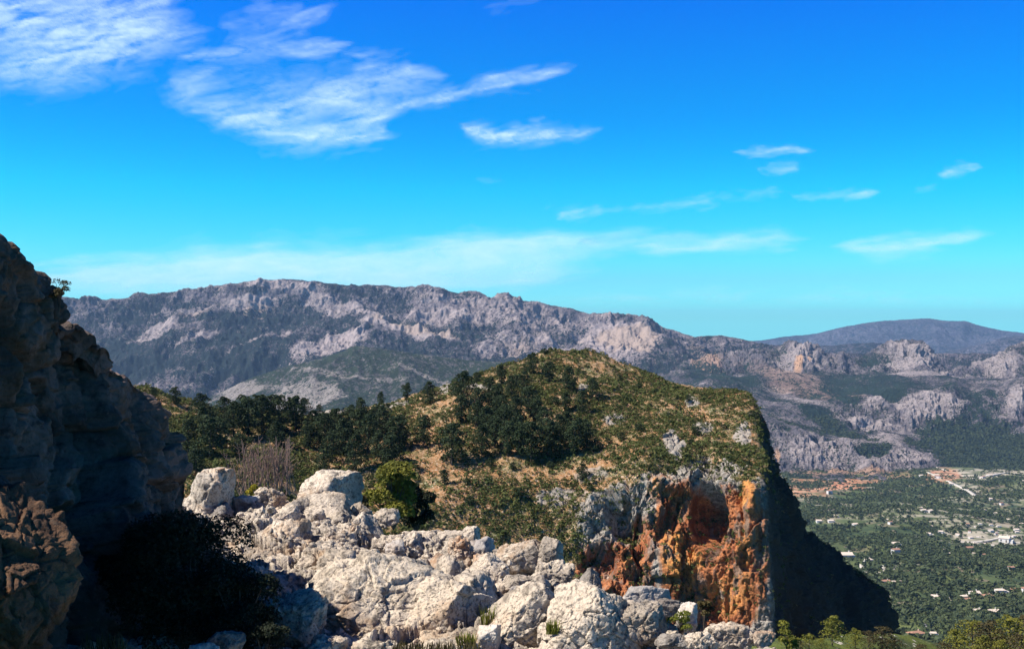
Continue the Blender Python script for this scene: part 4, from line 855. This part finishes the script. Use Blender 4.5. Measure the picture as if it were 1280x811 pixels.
K.P = K.P+np.array([0, 0, 1.0])*(kw*(-0.68+blocky(K.P, 1.7, 311, crack=.6, warp=0.2, ew=.08)*0.32+blocky(K.P, 0.7, 312, crack=0.8, warp=.1, ew=.1)*0.34+blocky(K.P, 0.3, 313, crack=0.4)*0.3))[:, None]; K.refresh()
mR = rock_mat('pale_limestone')
finish(K, 'rocky_ground', mR, {}, 'broken pale limestone ground among the boulders', 'ground')

# ---- boulders
_ico = {}
def ico(n):
    if n not in _ico:
        bm = bmesh.new(); bmesh.ops.create_icosphere(bm, subdivisions=n, radius=1.0)
        _ico[n] = (np.array([v.co[:] for v in bm.verts]), np.array([[v.index for v in f.verts] for f in bm.faces])); bm.free()
    return _ico[n]
def rock_mesh(seed, dims, sub=6, planes=8, soft=70, rough=0.65, mat=None, top=None, rot=0.0, layers=0.0, facing=None):
    """dims: half sizes in metres; chipped polyhedron with broken relief"""
    V, T = ico(sub); rng = np.random.default_rng(seed)
    n = rng.normal(size=(planes, 3)); n /= np.linalg.norm(n, axis=1)[:, None]; dd = rng.uniform(0.48, 0.9, planes)
    ex = [((0, 0, 1), 0.80), ((0, -1, 0.2), 0.85), ((-1, 0, .1), 0.88), ((1, 0, 0.1), 0.86)] if top is None else [(tuple(t_), d_) for t_, d_ in top]
    n = np.concatenate([n, np.array([np.array(e[0], float)/np.linalg.norm(e[0]) for e in ex])]); dd = np.concatenate([dd, [e[1] for e in ex]])
    q = (V@n.T)/dd[None]; q = np.maximum(q, 1e-3); r = 1.0/((q**soft).sum(1)+1.0)**(1/soft)
    P = V*r[:, None]; P = P/np.abs(P).max(0)
    dims = np.array(dims, float); P = P*dims; s = float(dims.mean())
    Nn = V/dims; Nn /= np.linalg.norm(Nn, axis=1)[:, None]
    o = rng.uniform(0, 50, 3)
    d = blocky(P+o, s*0.75, seed+1, crack=0.55, warp=0.15, ew=.07)*0.22+blocky(P+o, s*0.34, seed+2, crack=0.9, warp=0.1, ew=.09)*0.26+blocky(P+o, max(0.12, s*0.13), seed+3, crack=0.7, warp=0.1, ew=.12)*0.28
    d += fbm((P+o)/s*1.2, 4, 0.55, seed=seed+4)*s*0.05+(ridged((P+o)*1.3, 4, 0.6, seed=seed+5)-0.6)*0.05
    if layers: d += (np.abs(((P[:, 2]+fbm(P*0.7+o, 3, seed=7)*0.35+P[:, 0]*0.25)/layers) % 1-0.5)-0.25)*0.22
    P = P+Nn*(d*rough)[:, None]
    a = math.radians(rot); R_ = np.array([[math.cos(a), 0, math.sin(a)], [0, 1, 0], [-math.sin(a), 0, math.cos(a)]]); P = P@R_.T
    return mesh_np('boulder', P, T, True, None, [mat or mR])
m_stain = rock_mat('ochre_limestone', warm=(0.44, 0.22, 0.10), warm_amt=0.7)
m_white_r = rock_mat('white_limestone', pale=(0.60, 0.54, 0.48), grey=(0.36, 0.33, 0.31), warm_amt=0.3, stain=0.3)
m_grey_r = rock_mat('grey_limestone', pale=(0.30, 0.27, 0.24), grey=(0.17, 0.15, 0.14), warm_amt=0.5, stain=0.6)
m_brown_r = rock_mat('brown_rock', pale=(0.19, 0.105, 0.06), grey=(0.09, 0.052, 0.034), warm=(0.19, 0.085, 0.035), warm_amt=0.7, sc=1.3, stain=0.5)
def boulder(px, py, w, h, d, seed, label, depth=0.8, sub=6, mat=None, **kw):
    """px, py: middle of the visible rock in the photograph, w, h its size there, d how far it stands"""
    W_, H_ = w/2*d/F, h/2*d/F; dep = depth*(W_+H_)/2
    me = rock_mesh(seed, (W_, dep, H_), sub, mat=mat, **kw)
    o = link('boulder', me); c = unproject(px, py, d+dep*0.5); o.location = tuple(float(v) for v in c)
    tag(o, label, 'boulder', 'big limestone boulders'); return o
R_CUT = [((1, -0.35, 0.15), 0.62), ((-0.5, -0.4, 0.8), 0.75), ((0, 0, 1), 0.85)]
FLAT = [((0, -0.15, 1), 0.5), ((0, -1, 0), 0.8), ((1, -0.3, 0), 0.8)]
PEAK = [((0.85, -0.3, 0.55), 0.50), ((-0.8, -0.35, 0.6), 0.50), ((0, -1, 0.35), 0.62)]
RAMP = [((-0.62, -0.35, 0.75), 0.45), ((1, -0.3, 0.1), 0.72), ((0, -1, 0.1), 0.8)]
boulder(262, 642, 82, 112, 44, 401, 'upright lit block with orange stain beside the shaded cliff', mat=m_stain, top=[((0, 0, 1), .8), ((1, -.15, 0), .6), ((-.5, -.8, .1), .7)], layers=0.0)
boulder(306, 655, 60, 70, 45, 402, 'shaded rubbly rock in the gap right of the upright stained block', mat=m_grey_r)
boulder(415, 618, 84, 64, 46, 403, 'dark sided boulder with a flat white top, highest of the field', top=[((0, -.1, 1), .7), ((1, -.5, 0), .45), ((-.7, -.3, .7), .6)])
boulder(340, 624, 42, 36, 45.5, 404, 'rounded knobbly rock left of the highest boulder', rough=1.2)
boulder(310, 626, 34, 16, 45.2, 405, 'small flat white rock at the skyline gap', mat=m_white_r, sub=5)
boulder(402, 642, 96, 64, 44, 406, 'wide slanting pale rock just below the highest boulder', top=[((-.5, -.5, .8), .5), ((1, -.3, 0), .7)])
boulder(348, 650, 64, 36, 42.5, 407, 'long tilted slab pointing up right', top=FLAT, rot=-24)
boulder(350, 688, 128, 92, 38, 408, 'large striped rock overhanging a black hollow', top=[((1, -.25, 0), .62), ((-.6, -.5, .7), .6), ((0, -1, .1), .7)], layers=0.55, rot=-12)
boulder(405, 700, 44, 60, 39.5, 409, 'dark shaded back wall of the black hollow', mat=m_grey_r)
boulder(452, 662, 56, 44, 41, 410, 'pointed pale rock between the rubble and the yellow shrub', top=PEAK)
boulder(545, 672, 104, 30, 39.5, 411, 'long low ledge with a rusty patch at the back of the rocks', mat=m_stain, top=FLAT)
boulder(588, 672, 26, 36, 38.6, 412, 'small upright dark sided rock at the end of the long ledge', top=R_CUT, sub=5)
boulder(500, 685, 66, 40, 37.5, 413, 'brownish rubbly rock under the long ledge', rough=1.3)
boulder(440, 700, 70, 44, 36, 414, 'pale rounded rock right of the black hollow', rough=1.2)
boulder(530, 712, 84, 40, 34, 415, 'bright flat topped rock in the middle of the field', mat=m_white_r, top=FLAT)
boulder(575, 688, 44, 34, 36, 416, 'knobbly brown pebbly boulder beside the middle rocks', rough=1.6, mat=m_stain)
boulder(455, 758, 250, 128, 28, 417, 'huge cracked limestone outcrop filling the lower middle', sub=7, top=[((-.25, -.5, .8), .62), ((0, -1, .15), .8), ((1, -.3, 0), .85)], depth=0.9, rough=0.8)
boulder(370, 782, 100, 80, 26, 418, 'rounded outcrop shoulder at the edge of the black bush', rough=1.1, top=[((-.3, -.5, .8), .7), ((1, -.5, -.2), .7)])
boulder(566, 762, 110, 116, 28, 419, 'steep outcrop with a broad dark right face', sub=7, top=[((1, -.55, .1), .42), ((-.5, -.5, .7), .65), ((0, 0, 1), .8)])
boulder(607, 715, 60, 66, 32, 420, 'leaning pale slab behind the dark faced outcrop', top=RAMP, rot=18)
boulder(652, 692, 80, 50, 34.5, 421, 'broad sloping block at the back with a dark notch beside it', top=RAMP)
boulder(688, 690, 42, 48, 34.2, 422, 'upright block with dark right side at the back edge', top=R_CUT)
boulder(655, 778, 126, 96, 26.3, 423, 'wedge shaped rock with long bright left edge', top=[((-.75, -.3, .6), .42), ((.3, -1, .2), .6), ((1, -.2, .2), .8)], rot=-8)
boulder(742, 782, 150, 118, 25.2, 424, 'tallest pointed rock of the front row with bright left slope', sub=7, top=PEAK, rough=0.9)
boulder(738, 732, 44, 44, 29, 425, 'grey pointed rock peeping over the tallest front rock', mat=m_grey_r, top=PEAK)
boulder(801, 747, 76, 42, 28.6, 426, 'smooth white boulder on the skyline before the orange cliff', mat=m_white_r, rough=0.6)
boulder(838, 762, 40, 30, 28.3, 427, 'grey ribbed rock between the smooth white boulder and the square white one', mat=m_grey_r, layers=0.3)
boulder(797, 782, 76, 66, 25.6, 428, 'rounded cracked rock below the smooth white boulder', rough=1.2)
boulder(862, 773, 34, 40, 27, 429, 'square bright rock with a black gap beside it', mat=m_white_r, top=R_CUT, sub=5)
boulder(845, 806, 50, 36, 24.8, 430, 'grey rounded boulder at the bottom under the dark shrub', mat=m_grey_r)
boulder(914, 796, 66, 42, 25.6, 431, 'rounded domed boulder at the right end of the rocks', rough=1.0)
boulder(956, 800, 30, 22, 25.2, 432, 'small cream boulder rightmost of the rocks', sub=5, mat=m_stain)
boulder(880, 806, 44, 34, 24.6, 433, 'rubbly low rock left of the domed boulder', rough=1.5)
boulder(612, 795, 40, 44, 25.6, 434, 'thin white blade of rock among weeds', top=PEAK, mat=m_white_r, rot=30, sub=5)
boulder(690, 722, 60, 40, 31, 435, 'low rounded rock in the rubble behind the wedge rock', rough=1.3)
boulder(648, 728, 56, 36, 30.5, 436, 'flat brownish stone behind the wedge rock', top=FLAT, mat=m_stain)
boulder(285, 806, 54, 34, 22.5, 437, 'bluish shaded rock under the black bush', mat=m_grey_r)
boulder(255, 812, 40, 18, 21.8, 438, 'little sunlit rock at the bottom edge under the black bush', mat=m_white_r, sub=5)
boulder(232, 668, 40, 36, 41.5, 439, 'pale rubble rock at the foot of the upright stained block', sub=5, rough=1.4)
boulder(482, 648, 40, 26, 42, 440, 'low rock under the yellow green shrub', sub=5, rough=1.2)
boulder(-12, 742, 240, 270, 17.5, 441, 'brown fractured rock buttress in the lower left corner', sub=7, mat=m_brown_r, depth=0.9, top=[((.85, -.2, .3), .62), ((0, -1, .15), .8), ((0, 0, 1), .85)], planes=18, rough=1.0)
for s_, (px, py, w_, h_) in enumerate([(470, 815, 60, 40), (410, 812, 60, 36), (560, 818, 90, 30), (700, 830, 90, 30), (945, 820, 60, 26)]):
    boulder(px, py, w_, h_, 24.2, 460+s_, 'low pale rock along the bottom edge in front of the outcrop', sub=5, rough=1.2)

# ---- medium stones, each one a thing, copies of a few
proto = [rock_mesh(500+i, (0.5, 0.45, 0.36), 4, planes=9, rough=1.2, mat=(mR, m_stain, m_white_r, mR, m_grey_r, mR, m_stain, mR)[i]) for i in range(8)]
rng = np.random.default_rng(60)
ws_ = ((K.t > 1.6) & (K.px > 255) & (K.px < 1000)).astype(float)*np.where(K.t < 3.2, 1.6, 0.5)
ws_ *= 1+1.8*blobs(K, [(520, 690, 120, 26, 1), (690, 735, 90, 26, 1), (400, 660, 70, 20, .6), (900, 800, 60, 14, 1), (440, 690, 50, 20, .8)])
idx, J = scatter(K, ws_, 130, 61)
for i in range(130):
    o = link('stone', proto[i % 8]); s_ = float(rng.choice([0.28, 0.4, 0.55, 0.8, 1.1])*rng.uniform(0.8, 1.2)); o.location = (J[i, 0], J[i, 1], J[i, 2]+s_*0.10)
    o.rotation_euler = (rng.uniform(-.4, .4), rng.uniform(-.4, .4), rng.uniform(0, 6.28)); o.scale = (s_, s_*rng.uniform(0.8, 1.2), s_*rng.uniform(0.7, 1.2))
    tag(o, 'loose pale stone lying in the rubble between the big boulders', 'stone', 'loose stones between the boulders')
# ---- rubble
V0, T0 = ico(1); NR = 5200; idx, J = scatter(K, ws_+0.2*(K.t > 1.6), NR, 62)
r = rng.uniform(0.04, 0.15, NR); A3 = rng.uniform(0.6, 1.3, (NR, 1, 3)); jit = 1+rng.uniform(-.25, .25, (NR, len(V0), 1))
Vr = (V0[None]*A3*jit*r[:, None, None]+J[:, None, :]).reshape(-1, 3); Tr = (T0[None]+np.arange(NR)[:, None, None]*len(V0)).reshape(-1, 3)
tag(link('rubble', mesh_np('rubble', Vr, Tr, False, None, [mR])), 'small limestone rubble filling the gaps between boulders', 'rubble', None, 'stuff')

# ------------------------------------------------------------------ foreground plants
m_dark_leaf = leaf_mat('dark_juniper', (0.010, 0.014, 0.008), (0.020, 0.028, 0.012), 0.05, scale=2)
m_twig = plain_mat('bare_twigs', (0.25, 0.16, 0.13), nscale=3)
m_yel = leaf_mat('yellow_flowers', (0.16, 0.15, 0.015), (0.42, 0.33, 0.02), 0.3, scale=3)
m_weed = leaf_mat('weed_leaves', (0.08, 0.10, 0.02), (0.24, 0.25, 0.04), 0.3, scale=3)
def bush(px, py, w, h, d, seed, mat, label, name='bush', cat='bush', k=260, leaf=0.05, clumps=22, density=1.0, trunk=True, group=None):
    """py: foot of the bush in the photograph"""
    W_, H_ = w*d/F, h*d/F; rng = np.random.default_rng(seed); c0 = unproject(px, py, d)
    C = []; R = []; parts = []
    for i in range(clumps):
        a = i*2.4+rng.uniform(-.6, .6); f = rng.uniform(0.08, 0.95); rr = math.sqrt(rng.uniform(0.02, 1))*0.40*math.sin(math.pi*(0.22+0.66*f))**0.6
        c = np.array([W_*rr*math.cos(a), W_*0.8*rr*math.sin(a), H_*f*0.9]); rad = rng.uniform(0.13, 0.22)*min(W_, H_*1.2)
        C.append(c); R.append([rad, rad, rad*0.85]); parts.append(tube([[0, 0, -0.3], c*[0.4, 0.4, 0.5], c], [0.05*W_*.4, 0.03*W_*.4, 0.008*W_], 5))
    V, Q = leaf_cloud(np.array(C), np.array(R), k, leaf, seed+1, up=0.2)
    root = empty(name, tuple(float(v) for v in c0)); tv, tq = join(parts)
    link('stem', mesh_np('stem', tv, tq, True, None, [m_bark]), root)
    link('foliage', mesh_np('foliage', V, Q, False, {'tint': np.repeat(np.random.default_rng(seed).uniform(0, 0.84, len(V)//4), 4)}, [mat]), root)
    tag(root, label, cat, group); return root
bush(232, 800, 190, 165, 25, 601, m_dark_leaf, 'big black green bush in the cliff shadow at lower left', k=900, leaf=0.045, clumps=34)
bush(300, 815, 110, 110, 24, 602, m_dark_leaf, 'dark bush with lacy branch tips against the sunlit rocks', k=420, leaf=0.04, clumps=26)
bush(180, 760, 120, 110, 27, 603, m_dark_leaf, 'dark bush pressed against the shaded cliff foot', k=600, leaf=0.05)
bush(330, 835, 70, 60, 23, 604, m_dark_leaf, 'low dark twiggy bush at the bottom edge beside the outcrop', k=260, leaf=0.035, clumps=16)
bush(74, 374, 30, 26, 25.4, 605, m_brown, 'small wiry shrub on the skyline edge of the shaded cliff', k=60, leaf=0.022, clumps=14)
bush(492, 654, 74, 78, 58, 606, m_olive, 'yellow green juniper behind the rocks, brightest of the shrubs', k=320, leaf=0.10, clumps=26)
bush(520, 660, 46, 60, 60, 607, m_dark_leaf, 'dark shrub merging with the right side of the yellow green juniper', k=260, leaf=0.09)
bush(448, 650, 34, 34, 56, 608, m_brown, 'brown leaved low shrub left of the yellow green juniper', k=160, leaf=0.08, clumps=12)
bush(320, 622, 22, 18, 50, 609, m_yel, 'small yellow flowering bush left of the white topped boulder', k=120, leaf=0.05, clumps=10)
bush(852, 786, 44, 26, 25.9, 610, m_weed, 'low green shrub in the gap between the small boulders', k=160, leaf=0.025, clumps=12)
bush(880, 772, 26, 22, 29, 611, m_brown, 'dull green shrub behind the square bright rock', k=120, leaf=0.03, clumps=10)
bush(985, 812, 34, 40, 60, 612, m_olive, 'shrub at the foot of the dark cliff face right of the last boulder', k=160, leaf=0.07, clumps=12)
# bare twig bush
rng = np.random.default_rng(70); parts = []
d0 = 75.0; c0 = unproject(335, 612, d0); Wt, Ht = 122*d0/F, 78*d0/F
for i in range(64):
    a = rng.uniform(0, 6.28); sp = rng.uniform(0.02, 0.5); b0 = np.array([rng.uniform(-.28, .28)*Wt, rng.uniform(-.3, .3)*Wt*.6, -0.2]); hh = Ht*rng.uniform(0.55, 1.0)*(1-0.5*sp)
    tip = b0+np.array([sp*Wt*0.42*math.cos(a), sp*Wt*0.4*math.sin(a), hh]); mid = (b0+tip)/2+rng.normal(0, 0.06, 3)
    parts.append(tube([b0, mid, tip], [0.04, 0.028, 0.014], 4))
    for j in range(9):
        f = rng.uniform(0.25, 0.95); s_ = b0+(tip-b0)*f; e_ = s_+np.array([rng.normal(0, 0.3), rng.normal(0, 0.3), rng.uniform(0.25, 0.8)])*0.8; parts.append(tube([s_, (s_+e_)/2+rng.normal(0, .04, 3), e_], [0.02, 0.014, 0.008], 3))
def multi(parts, name, mat):
    V = []; Fq = []; o = 0
    for v, q in parts: V.append(v); Fq.append(q+o); o += len(v)
    return mesh_np(name, np.concatenate(V), np.concatenate(Fq), True, None, [mat])
o = link('bare_bush', multi(parts, 'bare_bush', m_twig)); o.location = tuple(float(v) for v in c0)
tag(o, 'leafless mauve grey twiggy bush in front of the lower pine wood', 'bush')
# weeds among the front rocks
def tuft(px, py, w, h, d, seed, mat, label, n=90):
    rng = np.random.default_rng(seed); W_, H_ = w*d/F, h*d/F; V = []; Q = []
    for i in range(n):
        b0 = np.array([rng.uniform(-.5, .5)*W_, rng.uniform(-.3, .3)*W_*0.6, 0]); a = rng.uniform(0, 6.28); L = H_*rng.uniform(0.5, 1.1); s_ = rng.uniform(.1, .5)*L
        t = b0+np.array([s_*math.cos(a), s_*math.sin(a), L]); m_ = (b0+t)/2+[0, 0, L*.12]; wd_ = np.array([-math.sin(a), math.cos(a), 0])*0.012
        k0 = len(V); V += [b0-wd_, b0+wd_, m_+wd_, m_-wd_, t+wd_*.2, t-wd_*.2]; Q += [(k0, k0+1, k0+2, k0+3), (k0+3, k0+2, k0+4, k0+5)]
    o = link('weed', mesh_np('weed', V, Q, False, {'tint': np.repeat(rng.uniform(0, .84, n), 6)}, [mat])); o.location = tuple(float(v) for v in unproject(px, py, d)); tag(o, label, 'weed')
tuft(545, 818, 110, 15, 23.3, 701, m_brown, 'wide tuft of brownish green grass at the bottom edge', 420)
tuft(583, 806, 22, 16, 24.3, 702, m_weed, 'bright yellow green weed beside the thin white blade of rock', 80)
tuft(611, 786, 18, 30, 27.0, 703, m_weed, 'thin green weed in the dark cleft right of the dark faced outcrop', 60)
tuft(690, 792, 16, 18, 25.2, 704, m_weed, 'little green weed between wedge rock and tallest front rock', 60)
tuft(512, 716, 16, 12, 32.5, 705, m_weed, 'small weed growing from the top of the huge outcrop', 50)
tuft(130, 815, 50, 22, 21.0, 706, m_brown, 'pale dry weed at the bottom edge under the brown buttress', 90)
